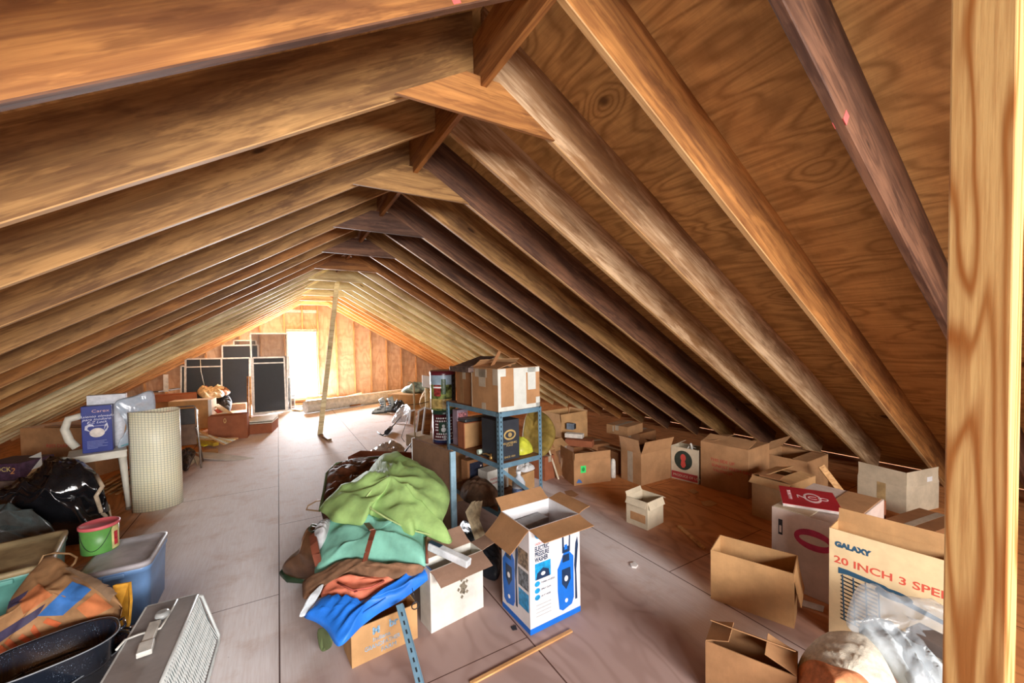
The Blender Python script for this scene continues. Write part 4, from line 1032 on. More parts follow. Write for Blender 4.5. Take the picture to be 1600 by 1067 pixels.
for l in ([(690, 548, .52), (725, 590, .55)], [(735, 595, .545), (715, 660, .53), (695, 730, .48), (680, 785, .41)]):
    P_ = pc(l, *C3)
    for a_, b_ in zip(P_, P_[1:]): bar(bm, a_, b_, .03, .006)
obj('strap', bm, LEA, b3)
bm = bmesh.new(); P_ = pc([(355, 620, .44), (365, 680, .42), (375, 740, .38), (395, 815, .30)], *C3)
for a_, b_ in zip(P_, P_[1:]): bar(bm, a_, b_, .045, .012, up=(-.5, -.5, .7))
obj('handle', bm, LEA, b3)
bm = bmesh.new(); tube(bm, pc([(1060, 640, .45), (1066, 720, .43), (1070, 800, .38)], *C3), .008, 8); obj('piping', bm, LEA, b3)
blob('grey_cloth', pc([(360, 640, .43), (375, 580, .45), (430, 535, .46), (465, 540, .46), (440, 600, .46), (400, 640, .44)], *C3), fl(503, 828, .455), .03, plain('pale_grey_cloth', srgb(176, 176, 178), .7), 
     'bunched pale grey cloth between the vinyl case and the teal bag', 'cloth', folds=((.6, .8, 0, 90, .012),), nz=(.01, 14), thick=.12, seed=24)
# brown trim band and blue-white lining
b4 = blob('suede_jacket', pc([(290, 980, .26), (300, 905, .28), (400, 860, .31), (500, 800, .345), (640, 782, .37), (800, 812, .37), (960, 832, .37), (1050, 820, .37), (1020, 868, .34), (900, 892, .335), (740, 888, .335), (600, 852, .335), (520, 862, .325), (430, 910, .30), (350, 990, .26), (300, 1022, .25)], *C3),
     fl(568, 892, .345), .035, BRN, 'long brown suede trim folded across the front of the teal bag', 'garment', folds=((.1, 1, 0, 60, .006),), nz=(.006, 9), thick=.05, seed=25)
b5 = blob('salmon_shirt', pc([(245, 520, .27), (290, 440, .30), (370, 410, .32), (480, 420, .325), (600, 412, .325), (745, 412, .32), (690, 460, .30), (560, 535, .28), (430, 602, .26), (395, 560, .27), (320, 562, .265)], *C4),
     fl(555, 918, .29), .035, SAL, 'folded salmon pink shirt lying on the blue jacket', 'shirt', folds=((.4, .9, 0, 46, .012),), nz=(.012, 9), thick=.03, seed=26)
bm = bmesh.new(); lathe(bm, [(0, 0), (.009, 0), (.009, .003), (0, .004)], 12); k = obj('button', bm, plain('pink_button', srgb(196, 96, 84), .4), b5); k.location = fl(556, 925, .345)
bm = bmesh.new(); tube(bm, pc([(350, 440, .335), (450, 490, .345), (560, 470, .345), (640, 430, .34)], *C4), .006, 6); obj('seam', bm, plain('salmon_seam', srgb(186, 92, 76), .8), b5)
b6 = blob('blue_jacket', pc([(140, 655, .24), (190, 600, .26), (240, 545, .27), (330, 570, .265), (420, 605, .265), (560, 540, .28), (740, 420, .30), (850, 395, .32), (900, 335, .335), (948, 385, .32), (880, 450, .295), (760, 540, .27), (620, 620, .25), (500, 710, .235), (420, 790, .225), (365, 838, .21), (330, 820, .21), (280, 740, .22), (215, 690, .23)], *C4),
     fl(575, 955, .26), .05, BLU, 'bright blue folded jacket on top of the tan lettered box', 'jacket', folds=((-.35, .93, 0, 52, .016),), nz=(.012, 8), thick=.02, seed=27)
bm = bmesh.new(); tube(bm, pc([(500, 640, .285), (480, 630, .287), (500, 612, .29), (600, 560, .30), (720, 480, .315), (600, 575, .298), (510, 630, .288)], *C4), .004, 6); obj('pull_cord', bm, BLU, b6)
blob('white_sheet_edge', pc([(110, 650, .25), (150, 590, .27), (220, 480, .30), (262, 450, .31), (240, 510, .29), (190, 590, .26), (150, 645, .245)], *C4), fl(483, 935, .28), .01, plain('white_lining', srgb(214, 222, 228), .6), 
     'strip of white lining showing at the left end of the blue jacket', 'lining', nz=(.004, 12), thick=.01, seed=28)
blob('olive_pouch', pc([(222, 760, .10), (240, 735, .14), (290, 750, .16), (320, 800, .12), (290, 830, .06), (240, 840, .05)], *C4), fl(507, 998, .10), .03, OLV, 'olive green pouch beside the left corner of the tan lettered box', 'pouch', nz=(.006, 14), thick=.05, seed=29)
# light green canvas on top
b7 = blob('green_canvas', pc([(395, 460, .50), (470, 390, .55), (590, 310, .57), (690, 250, .58), (745, 180, .60), (790, 130, .62), (880, 140, .62), (980, 175, .62), (1090, 225, .62), (1180, 300, .60), (1212, 380, .57), (1195, 470, .53), (1165, 545, .50), (1185, 615, .46), (1226, 652, .43), (1200, 680, .42), (1100, 640, .45), (1010, 590, .49), (980, 628, .48), (900, 590, .50), (800, 545, .51), (720, 505, .52), (690, 560, .50), (650, 575, .50), (560, 555, .50), (480, 540, .50), (440, 500, .50)], *C3),
     fl(612, 772, .60), .10, GRN, 'light green canvas garment bag draped over the top of the heap', 'canvas bag', folds=((.9, .35, 0, 15, .035), (.35, .9, 0, 24, .018)), nz=(.03, 4), thick=.05, seed=30)
bm = bmesh.new(); tube(bm, pc([(690, 385, .63), (740, 320, .67), (800, 205, .68), (880, 195, .67), (980, 190, .655), (1090, 230, .63)], *C3), .005, 6); obj('seam_piping', bm, plain('pale_green_piping', srgb(176, 196, 130), .7), b7)
bm = bmesh.new(); tube(bm, pc([(680, 380, .62), (720, 460, .60), (820, 520, .56), (960, 590, .50), (1100, 625, .46), (1215, 655, .435)], *C3), .006, 6); obj('hem_piping', bm, plain('pale_green_piping', srgb(176, 196, 130), .7), b7)
# open shallow box with crumpled film behind the heap
o = cbox((642, 745), (556, 735), (655, 722), 717, K_RED, 'shallow open brown box with crumpled film inside, beyond the heap', wd=.30, flaps={})
w, d, h = dims(o)
blob('crumpled_film', pz([(573, 712, .12), (590, 700, .15), (612, 690, .2), (632, 700, .17), (625, 712, .12), (600, 716, .1)]), fl(605, 706, .14), .06, plain('cloudy_film', srgb(220, 216, 210), .3, bmp=.5), 'crumpled cloudy plastic film lying in the shallow open box', 'plastic film', nz=(.03, 16), thick=.04, seed=31)
# ------------------------------------------------------------------ left side, near
def place(o):                    # children built in world space under an empty
    for c in kids(o): c.location = c.location - o.location
WPL = plain('white_plastic_old', srgb(220, 214, 198), .45, var=.06)
# white plastic stool
zS = zat(fl(198, 797), 703)
A_, Bq, Cq = fl(104, 716, zS), fl(199, 702, zS), fl(203, 690, zS)
cx = (A_+Bq)/2; ux = (Bq-A_); ws = ux.length; rS = math.atan2(ux.y, ux.x)
st = empty('plastic_stool', (A_.x, A_.y, 0), rS, 'white plastic stool with splayed legs carrying the blue raised toilet seat box', 'stool')
ds = .40
bm = bmesh.new(); B(bm, (ws/2, ds/2, zS-.012), (ws, ds, .024), bev=.008); obj('seat', bm, WPL, st)
bm = bmesh.new(); B(bm, (ws/2, .008, zS-.045), (ws-.02, .014, .06), bev=.004); B(bm, (ws/2, ds-.008, zS-.045), (ws-.02, .014, .06), bev=.004)
B(bm, (.010, ds/2, zS-.045), (.014, ds-.04, .06), bev=.004); B(bm, (ws-.010, ds/2, zS-.045), (.014, ds-.04, .06), bev=.004); obj('skirt', bm, WPL, st)
for sx_, sy_ in ((0, 0), (1, 0), (0, 1), (1, 1)):
    x = .04+sx_*(ws-.08); y = .04+sy_*(ds-.08); ex = x+(.03 if sx_ else -.03); ey = y+(.03 if sy_ else -.03)
    bm = bmesh.new(); tube(bm, [(x, y, zS-.03), (ex, ey, .015)], [.034, .020], 8); k = obj('leg', bm, WPL, st)
    bm = bmesh.new(); lathe(bm, [(0, 0), (.024, 0), (.024, .02), (.019, .03), (0, .03)], 12); obj('rubber_foot', bm, plain('dull_rubber', srgb(120, 106, 90), .8), k, loc=(ex, ey, 0))
# blue box of a raised toilet seat
q0 = fl(129, 709, zS+.002); q1 = fl(177, 703, zS+.002); v = q1-q0
BB = plain('deep_blue_card', srgb(34, 50, 132), .4, var=.06)
hb = zat(q0, 636)-q0.z
o = carton(q0, math.atan2(v.y, v.x), v.length, .12, hb, BB, 'dark blue raised toilet seat box with a white seat pictured, standing on the plastic stool', closed=True, tape=False, name='toilet_seat_box')
o['w_'] = v.length; o['d_'] = .12; o['h_'] = hb
LT = plain('pale_print', srgb(214, 216, 232), .5)
rface(o, 'Carex', .34, .86, .085, plain('pink_print', srgb(230, 190, 190), .5), sx=1.3)
for i, tx in enumerate(('Asiento elevado', 'para inodoro', 'E-Z Lock')): rface(o, tx, .5, .755-.065*i, .072, LT, align='CENTER', shear=.3, sx=1.15)
rpatch(o, .16, .565, .86, .572, LT, 'fine_print')
rshape(o, oval(.50, .42, .25, .10), plain('seat_picture_print', srgb(226, 216, 206), .5), 'seat_picture')
rshape(o, [(.24, .46), (.10, .50), (.12, .58), (.26, .62), (.38, .60), (.40, .55), (.34, .57), (.22, .56), (.18, .52), (.28, .45)], LT, 'seat_picture', .002)
rshape(o, [(.72, .46), (.76, .58), (.84, .62), (.88, .52), (.80, .44), (.74, .42), (.76, .47), (.82, .50), (.82, .56), (.78, .54)], LT, 'seat_picture', .002)
for i in range(6): rpatch(o, .16, .24-.03*i, (.80, .72, .84, .66, .82, .5)[i], .248-.03*i, plain('faint_print', srgb(140, 150, 196), .5), 'fine_print')
# white curved seat part behind and zip bag at the side
bm = bmesh.new(); a = q0+Vector((-.14, .16, .04)); tube(bm, [a+Vector((.05, 0, 0)), a+Vector((-.0, 0, .08)), a+Vector((-.03, 0, .20)), a+Vector((.0, 0, .30)), a+Vector((.12, .02, .33))], .035, 12)
tag(obj('seat_part', bm, WPL), 'white curved plastic toilet seat part leaning behind the dark blue box', 'toilet seat part')
o = carton(q0+Vector((-.02, .22, 0)), math.atan2(v.y, v.x), .30, .10, hb+.09, plain('foil_white', srgb(216, 218, 224), .25, var=.1, vscale=30), 'white sack standing behind the dark blue box, its top showing', closed=True, tape=False, name='white_carton')
zb = blob('zip_bag', [q1+Vector(t_) for t_ in ((.03, .02, .01), (.10, .05, hb*.5), (.02, .03, hb+.01), (.16, .1, hb+.07), (.30, .16, hb+.10), (.31, .16, hb*.6), (.27, .14, .15), (.18, .10, .06))], q1+Vector((.17, .09, hb*.5)), .05,
     plain('clear_zip_film', srgb(206, 222, 238), .08, var=.08, alpha=.55, spec=.9, bmp=.3, vscale=14), 'clear zip bag with hardware beside the dark blue box on the stool', 'zip bag', folds=((.6, .3, .5, 30, .01),), nz=(.02, 8), thick=.04, seed=41, up=(-.3, -.9, .1))
bm = bmesh.new(); tube(bm, [q1+Vector((.06, .0, .03)), q1+Vector((.17, .04, .06)), q1+Vector((.30, .12, .12))], .005, 6); obj('zip_strip', bm, plain('turquoise_zip', srgb(90, 170, 180), .4), zb)
bm = bmesh.new(); bar(bm, q1+Vector((.12, .06, .14)), q1+Vector((.14, .07, .27)), .10, .02, up=(.3, .9, 0)); obj('instruction_card', bm, K_TAN, zb)
# rolled light diffuser panel
RG_, nt, b = new_mat('ribbed_diffuser')
v_, raw = coords(nt, (1, 1, 1), False)
sep = nd(nt, 'ShaderNodeSeparateXYZ'); uv = nd(nt, 'ShaderNodeUVMap'); nt.links.new(uv.outputs[0], sep.inputs[0])
gx = mth(nt, 'LESS_THAN', mth(nt, 'FRACT', mth(nt, 'MULTIPLY', sep.outputs[0], 60)), .16); gy = mth(nt, 'LESS_THAN', mth(nt, 'FRACT', mth(nt, 'MULTIPLY', sep.outputs[1], 42)), .14)
base_c = mixc(nt, noi(nt, raw, 3, 3), srgb(255, 236, 190), srgb(250, 244, 226))
c = mixc(nt, mth(nt, 'MULTIPLY', mth(nt, 'MAXIMUM', gx, gy), .7), base_c, srgb(150, 146, 128))
nt.links.new(c, b.inputs['Base Color']); b.inputs['Roughness'].default_value = .45; b.inputs['Transmission Weight'].default_value = .0
b.inputs['Subsurface Weight'].default_value = .15
fR = fl(217, 805); hR = zat(fR, 648); wpx = 84
rR = wpx/2*.82*(fR-EYE).dot(CF)/F_PX
cR = fl(236, 799)+Vector((.02, rR*.75, 0))
bm = bmesh.new(); uvl = bm.loops.layers.uv.new('UVMap')
n = 72; tot = 2*PI*1.22; rows = []
for i in range(n+1):
    a = -PI*.80+tot*i/n; rr = rR*(1-.10*i/n)
    rows.append([bm.verts.new((cR.x+rr*math.cos(a), cR.y+rr*.8*math.sin(a), z+.012*math.sin(a*2)*(z > .1))) for z in (0, hR*.33, hR*.66, hR)])
for i in range(n):
    for j in range(3):
        f = bm.faces.new((rows[i][j], rows[i+1][j], rows[i+1][j+1], rows[i][j+1])); f.smooth = True
        for lp, (uu, vv) in zip(f.loops, ((i, j), (i+1, j), (i+1, j+1), (i, j+1))): lp[uvl].uv = (uu/n, vv/3)
o = obj('diffuser_roll', bm, RG_, smooth=True); md = o.modifiers.new('s', 'SOLIDIFY'); md.thickness = .004
tag(o, 'tall rolled cream light diffuser sheet with a fine grid, standing on the floor', 'rolled sheet')
# folding chair behind
pch = fl(274, 738)
ch = empty('folding_chair', pch, 0, 'black folding chair with a chrome frame behind the rolled diffuser sheet', 'chair')
CHR = plain('chrome', srgb(190, 186, 180), .2, metal=.9, var=.05)
z1 = .88
bm = bmesh.new(); tube(bm, [(.28, 0, .01), (.26, .02, .45), (.25, .05, z1-.06), (.22, .05, z1), (-.10, .05, z1), (-.15, .05, z1-.06), (-.16, .02, .45), (-.18, 0, .01)], .011, 10); obj('back_frame', bm, CHR, ch)
bm = bmesh.new(); tube(bm, [(.25, .40, .01), (.25, .10, .40), (.25, -.05, .60)], .010, 10); obj('leg', bm, CHR, ch)
bm = bmesh.new(); tube(bm, [(-.15, .40, .01), (-.15, .10, .40), (-.15, -.05, .60)], .010, 10); obj('leg', bm, CHR, ch)
bm = bmesh.new(); B(bm, (.04, .045, z1-.14), (.38, .02, .22), bev=.008); obj('backrest', bm, plain('black_vinyl', srgb(58, 52, 50), .4), ch)
bm = bmesh.new(); B(bm, (.04, .10, .48), (.38, .03, .30), bev=.01); k = obj('seat', bm, plain('brown_seat_vinyl', srgb(112, 80, 58), .45), ch)
# black rubbish bag
TB = plain('black_glossy_bag', (.010, .010, .012), .10, var=.2, spec=.8, bmp=.35, vscale=9)
tb = blob('rubbish_bag', pz([(-60, 800, .30), (-40, 782, .36), (20, 765, .42), (60, 738, .54), (85, 724, .60), (118, 722, .62), (150, 738, .56), (165, 775, .36), (172, 812, .12), (150, 840, .03), (90, 850, .02), (0, 855, .02), (-60, 840, .05)]),
     fl(75, 785, .40), .12, TB, 'shiny black rubbish bag slumped behind the two lidded storage bins', 'rubbish bag', folds=((.9, .2, 0, 19, .06), (.4, 1, 0, 31, .03)), nz=(.04, 4), thick=.3, seed=44)
bm = bmesh.new(); tube(bm, pz([(150, 742, .56), (160, 760, .48), (150, 775, .42), (158, 800, .22), (172, 812, .15), (168, 790, .24), (160, 785, .3)]), .016, 8); obj('knot', bm, plain('cloudy_plastic', srgb(196, 176, 150), .25, bmp=.3), tb)
blob('loose_film', pz([(-60, 800, .36), (0, 790, .42), (60, 812, .32), (90, 838, .16), (60, 850, .12), (-60, 850, .12)]), fl(10, 820, .30), .08,
     plain('smoky_film', srgb(70, 80, 80), .2, spec=.8, bmp=.4), None, None, folds=((.9, .2, 0, 26, .04),), nz=(.03, 5), thick=.05, seed=45, parent=tb)
# storage bins
def bin_(quad, z, mb, ml, label, taper=.86):
    P = [fl(*q, z) for q in quad]                        # near-left, near-right, far-right, far-left
    c = (P[0]+P[1]+P[2]+P[3])/4; ux = (P[1]-P[0])+(P[2]-P[3]); uy = (P[2]-P[1])+(P[3]-P[0])
    rz = (math.atan2(ux.y, ux.x)+math.atan2(uy.y, uy.x)-PI/2)/2
    w, d = ux.length/2, uy.length/2
    r0 = empty('storage_bin', (c.x, c.y, 0), rz, label, 'storage bin')
    def loop(bm, w_, d_, r, z_): 
        out = []
        for cx_, cy_, a0 in ((w_/2-r, d_/2-r, 0), (-w_/2+r, d_/2-r, PI/2), (-w_/2+r, -d_/2+r, PI), (w_/2-r, -d_/2+r, 1.5*PI)):
            for i in range(5): a = a0+i*PI/8; out.append(bm.verts.new((cx_+r*math.cos(a), cy_+r*math.sin(a), z_)))
        return out
    def loft(specs, m, nm):
        bm = bmesh.new(); L_ = [loop(bm, *s) for s in specs]
        for A2, B2 in zip(L_, L_[1:]):
            for i in range(len(A2)): j = (i+1) % len(A2); f = bm.faces.new((A2[i], A2[j], B2[j], B2[i])); f.smooth = True
        bm.faces.new(L_[0][::-1]); bm.faces.new(L_[-1]); bmesh.ops.recalc_face_normals(bm, faces=bm.faces)
        return obj(nm, bm, m, r0)
    loft([(w*taper, d*taper, .04, 0), (w*(taper+.06), d*(taper+.06), .05, z*.6), (w*.955, d*.955, .05, z-.06), (w*.985, d*.985, .05, z-.055), (w*.985, d*.985, .05, z-.02)], mb, 'bin_body')
    lid = loft([(w, d, .05, z-.028), (w*1.01, d*1.01, .055, z-.012), (w, d, .05, z), (w*.90, d*.90, .045, z+.002), (w*.86, d*.84, .06, z-.012), (w*.5, d*.5, .06, z-.010), (w*.1, d*.1, .01, z-.010)], ml, 'lid')
    for s in (-1, 1):
        bm = bmesh.new(); B(bm, (0, s*(d/2*.975), z-.05), (w*.3, .03, .03), bev=.008); obj('handle', bm, mb, r0)
    return r0, w, d
BBLU = plain('pale_blue_plastic', srgb(112, 150, 200), .35, var=.08, vscale=5); LGR = plain('dusty_grey_lid', srgb(168, 162, 166), .5, var=.14, vscale=6)
bn, bw, bd = bin_([(112, 905), (237, 876), (262, 829), (168, 846)], .38, BBLU, LGR, 'pale blue storage bin with a dusty grey lid, the green bucket standing on it')
TEA = plain('teal_plastic', srgb(90, 150, 140), .4, var=.08); TAN_ = plain('dusty_tan_lid', srgb(170, 150, 112), .55, var=.2, vscale=6)
bt, tw, td = bin_([(-95, 935), (86, 868), (102, 836), (-45, 848)], .40, TEA, TAN_, 'teal storage bin with a dusty tan lid at the left edge, behind the paper bag')
# bucket
pb = fl(157, 861, .375)
br_ = .030*1; rb = 22*((pb-EYE).dot(CF))/F_PX; hbk = zat(pb, 821)-.375
bk = empty('toy_bucket', (pb.x, pb.y, .385), math.radians(-70), 'small green tin bucket with a red lid standing on the grey bin lid', 'bucket')
bm = bmesh.new(); lathe(bm, [(0, 0), (rb*.94, 0), (rb*.97, .004), (rb, hbk), (rb*.9, hbk), (0, hbk)], 40); obj('bucket_body', bm, plain('bright_green_tin', srgb(88, 146, 70), .4, var=.1), bk)
bm = bmesh.new(); lathe(bm, [(rb+.002, hbk-.012), (rb+.007, hbk-.008), (rb+.007, hbk+.008), (rb*.96, hbk+.010), (rb*.93, hbk+.005), (0, hbk+.006)], 40); obj('lid', bm, plain('dusty_red_lid', srgb(200, 92, 98), .5, var=.08), bk)
bm = bmesh.new(); tube(bm, [(rb*1.01*math.cos(a), rb*1.01*math.sin(a), hbk*.92-(.75*hbk)*math.sin((a+1.35)/2.0*PI if 0 else (a+1.5)*PI/2.1)) for a in [-1.5+.15*i for i in range(15)]], .002, 6); obj('wire_handle', bm, plain('dark_wire', srgb(50, 60, 50), .4, metal=.6), bk)
wrap(bk, .55, 1.25, .01, hbk-.015, rb*1.004, plain('cream_picture', srgb(216, 206, 140), .4, var=.2), 'picture_label')
wrap(bk, .70, 1.0, .03, hbk-.05, rb*1.009, plain('cherry_print', srgb(190, 50, 60), .4, var=.3, vscale=50), 'picture_print')
# paper bag, tilted, with handles and blue and orange print
KR = plain('kraft_paper', srgb(176, 132, 90), .75, var=.2, vscale=7, bmp=.3); KO = plain('orange_kraft_print', srgb(196, 118, 72), .75, var=.2, vscale=7)
PBLU = plain('paper_blue_print', srgb(60, 116, 186), .6, var=.15); PDK = plain('paper_dark_print', srgb(70, 62, 90), .7)
C2 = (0, 800)
pb_ = blob('paper_bag', pc([(-260, 1000, .16), (-200, 800, .26), (0, 700, .30), (60, 560, .34), (150, 440, .38), (240, 335, .42), (290, 285, .44), (380, 300, .44), (470, 370, .43), (560, 410, .41), (680, 475, .40), (722, 520, .38), (765, 600, .33), (730, 650, .27), (600, 680, .26), (420, 700, .26), (200, 790, .22), (0, 920, .18), (-150, 1050, .12)], *C2),
     fl(70, 945, .34), .05, KR, 'crumpled brown paper carrier bag with blue and orange print, tipped over beside the bins', 'paper bag', folds=((.8, .5, 0, 34, .016),), nz=(.015, 6), thick=.20, seed=46, power=.35)
def onbag(nm, l, m):
    bm = bmesh.new(); P_ = pc([(x, y, z) for x, y, z in l], *C2); n_ = (P_[1]-P_[0]).cross(P_[2]-P_[0]).normalized()
    if n_.dot(EYE-P_[0]) < 0: n_ = -n_
    return obj(nm, bm, m, pb_)
dg = None
from mathutils.bvhtree import BVHTree
def project_patch(target, nm, l, m, ox, oy, sc=.25, off=.003, n=14):
    """cloth-like printed patch laid on a soft surface: grid between four corner sight points"""
    me = target.data; mw = target.matrix_basis
    bv = BVHTree.FromPolygons([mw @ v.co for v in me.vertices], [p.vertices[:] for p in me.polygons])
    bm = bmesh.new(); g = []
    q = [Vector((ox+x*sc, oy+y*sc)) for x, y in l]
    for i in range(n+1):
        row = []
        for j in range(n+1):
            u, v = i/n, j/n
            s = (q[0]*(1-u)+q[1]*u)*(1-v)+(q[3]*(1-u)+q[2]*u)*v
            d = ray(s.x, s.y).normalized(); hit = bv.ray_cast(EYE, d)
            row.append(bm.verts.new(hit[0]+hit[1]*off*(1 if hit[1].dot(d) < 0 else -1)) if hit[0] else None)
        g.append(row)
    for i in range(n):
        for j in range(n):
            f = (g[i][j], g[i+1][j], g[i+1][j+1], g[i][j+1])
            if all(f): bm.faces.new(f).smooth = True
    return obj(nm, bm, m, target)
project_patch(pb_, 'blue_print', [(235, 650), (455, 435), (575, 485), (395, 645)], PBLU, *C2)
project_patch(pb_, 'blue_print', [(-60, 790), (290, 570), (235, 655), (-20, 830)], PDK, *C2)
project_patch(pb_, 'blue_print', [(60, 560), (180, 490), (140, 560), (50, 610)], PDK, *C2)
project_patch(pb_, 'orange_print', [(120, 560), (240, 450), (330, 520), (150, 640)], KO, *C2)
project_patch(pb_, 'orange_print', [(480, 600), (600, 505), (710, 590), (560, 670)], KO, *C2)
KOR = plain('dark_orange_lettering', srgb(206, 104, 60), .7); 
for l in ([(-20, 870), (10, 830), (45, 860), (10, 900)], [(30, 820), (60, 790), (130, 850), (100, 880)], [(110, 790), (140, 760), (210, 800), (185, 830)], [(190, 740), (215, 700), (260, 760), (235, 790)], [(270, 690), (300, 660), (390, 690), (360, 720)]):
    project_patch(pb_, 'lettering', l, KOR, *C2, n=6, off=.004)
bm = bmesh.new(); tube(bm, pc([(245, 330, .425), (270, 275, .44), (340, 255, .45), (440, 260, .455), (480, 285, .45), (465, 320, .44), (435, 350, .435)], *C2), .006, 6); obj('bag_handle', bm, plain('kraft_cord', srgb(186, 146, 104), .7), pb_)
project_patch(pb_, 'folded_collar', [(400, 360), (470, 350), (730, 500), (700, 555)], plain('kraft_paper_dull', srgb(150, 122, 96), .75, var=.15), *C2, off=.012)
# yellow padded envelope
P_ = pc([(705, 460, .40), (805, 442, .40), (812, 560, .34), (800, 700, .20), (770, 790, .10), (722, 700, .18), (720, 600, .26)], *C2)
bm = bmesh.new(); poly_prism(bm, P_, (P_[2]-P_[0]).cross(P_[4]-P_[0]), .012)
r_ = tag(obj('padded_envelope', bm, plain('amber_paper', srgb(216, 156, 52), .6, var=.2, vscale=10)), 'amber yellow padded envelope standing between the paper bag and the pale blue bin', 'envelope')
# enamel roasting pans
SPK, nt, b = new_mat('speckled_black_enamel')
v_, raw = coords(nt, (1, 1, 1)); sp_ = ramp(nt, noi(nt, raw, 260, 2, .6), .64, .70)
dn = ramp(nt, noi(nt, raw, 14, 3, .6), .40, .62)
c = mixc(nt, mth(nt, 'MULTIPLY', sp_, dn), (.012, .016, .026), srgb(176, 194, 216)); nt.links.new(c, b.inputs['Base Color']); b.inputs['Roughness'].default_value = .12; b.inputs['Specular IOR Level'].default_value = .7
def roaster(tip, tail, wid, z, dep, label):
    a, t = fl(*tip, z), fl(*tail, z); ax = a-t; L_ = ax.length; c = (a+t)/2
    r0 = empty('roasting_pan', (c.x, c.y, z-dep), math.atan2(ax.y, ax.x), label, 'roasting pan', 'speckled black roasting pans')
    def ring(bm, l, w, z_, n=48):
        return [bm.verts.new((l/2*math.copysign(abs(math.cos(2*PI*i/n))**.7, math.cos(2*PI*i/n)), w/2*math.copysign(abs(math.sin(2*PI*i/n))**.7, math.sin(2*PI*i/n)), z_)) for i in range(n)]
    bm = bmesh.new()
    R_ = [ring(bm, L_*.5, wid*.5, 0), ring(bm, L_*.80, wid*.74, .004), ring(bm, L_*.88, wid*.84, .03), ring(bm, L_*.95, wid*.95, dep-.01), ring(bm, L_, wid, dep), ring(bm, L_*.995, wid*.99, dep+.004), ring(bm, L_*.94, wid*.92, dep-.004), ring(bm, L_*.87, wid*.82, .034), ring(bm, L_*.78, wid*.70, .012), ring(bm, L_*.4, wid*.4, .010)]
    for A2, B2 in zip(R_, R_[1:]):
        for i in range(48): j = (i+1) % 48; bm.faces.new((A2[i], A2[j], B2[j], B2[i])).smooth = True
    bm.faces.new(R_[0][::-1]); bm.faces.new(R_[-1]); bmesh.ops.recalc_face_normals(bm, faces=bm.faces)
    obj('pan_body', bm, SPK, r0)
    bm = bmesh.new(); R2 = [ring(bm, L_*1.0, wid*1.0, dep+.005), ring(bm, L_*1.02, wid*1.03, dep+.001), ring(bm, L_*1.0, wid*1.0, dep-.003)]
    for A2, B2 in zip(R2, R2[1:]+R2[:1]):
        for i in range(48): j = (i+1) % 48; bm.faces.new((A2[i], A2[j], B2[j], B2[i])).smooth = True
    obj('rim', bm, plain('worn_enamel_rim', srgb(150, 156, 164), .3), r0)
    for s in (-1, 1):
        bm = bmesh.new(); tube(bm, [(s*L_/2*.98, -.05, dep-.01), (s*(L_/2+.02), -.04, dep), (s*(L_/2+.02), .04, dep), (s*L_/2*.98, .05, dep-.01)], .006, 8); obj('handle', bm, SPK, r0)
    return r0
roaster((186, 974), (-50, 1065), .30, .30, .15, 'upper black speckled enamel roasting pan, its dusty inside showing, leaning on the paper bag')
roaster((190, 985), (-20, 1120), .30, .18, .13, 'lower black speckled enamel roasting pan, mostly under the other one at the bottom left corner')
# grey louvred heater box with white mesh side
zv = .30
q = [fl(*c_, zv) for c_ in ((230, 947), (306, 932), (250, 1070), (157, 1070))]
ax = (q[0]-q[3]); rv = math.atan2(ax.y, ax.x)-PI/2; far = (q[0]+q[1])/2
wv = (q[1]-q[0]).length*1.0; lv = 1.0
hv = empty('air_purifier', (q[0].x, q[0].y, 0), rv, 'grey topped heater box with white mesh side lying beside the roasting pans', 'heater')
GRT = plain('dusty_grey_metal', srgb(140, 132, 128), .55, var=.14, vscale=5); WMET = plain('white_enamel_metal', srgb(206, 210, 208), .45, var=.06)
bm = bmesh.new(); B(bm, (wv/2, -lv/2, zv-.006), (wv, lv, .012), bev=.003); obj('top_panel', bm, GRT, hv)
bm = bmesh.new(); B(bm, (-.002, -lv/2, zv/2), (.012, lv, zv), bev=.003); B(bm, (wv/2, 0, zv/2), (wv, .012, zv)); B(bm, (wv/2, -lv, zv/2), (wv, .012, zv)); obj('casing', bm, WMET, hv)
# sloping mesh front on the right side
bm = bmesh.new(); n1_, n2_ = 46, 9
tp, bt_ = Vector((wv+.004, 0, zv-.01)), Vector((wv+.085, 0, .03))
for i in range(n1_+1):
    y = -lv*i/n1_*.98-.01; off = .5*(lv/n1_)
    bar(bm, tp+Vector((0, y, 0)), bt_+Vector((0, y-.06, 0)), .004, .004); bar(bm, tp+Vector((0, y-.06, 0)), bt_+Vector((0, y, 0)), .004, .004)
g_ = obj('mesh_grille', bm, WMET, hv)
bm = bmesh.new(); poly_prism(bm, [tp+Vector((-.002, 0, -.004)), tp+Vector((-.002, -lv, -.004)), bt_+Vector((-.01, -lv, 0)), bt_+Vector((-.01, 0, 0))], (1, 0, .3), .002); obj('mesh_backing', bm, plain('grey_backing', srgb(120, 138, 140), .6), hv)
bm = bmesh.new(); tube(bm, [(wv+.004, -lv, zv), (wv+.004, -.02, zv), (wv+.02, 0, zv-.02), (wv+.09, 0, .03), (wv+.095, -.04, .015), (wv+.095, -lv, .015)], .008, 8); obj('rim_frame', bm, WMET, hv)
HM = Matrix.Translation(hv.location) @ Matrix.Rotation(rv, 4, 'Z')
pl = empty('power_plug', fl(248, 975, zv+.01), 0, 'white power plug adapter and flat cord lying on the grey heater top', 'plug')
WC_ = plain('white_cord', srgb(214, 212, 204), .4)
pts = [fl(x, y, zv+.014) for x, y in ((277, 937), (270, 950), (258, 970), (250, 982), (238, 985), (215, 992), (195, 1000), (182, 1015))]
bm = bmesh.new(); tube(bm, pts, .005, 8); k = obj('cord', bm, WC_, pl); k.location = -pl.location
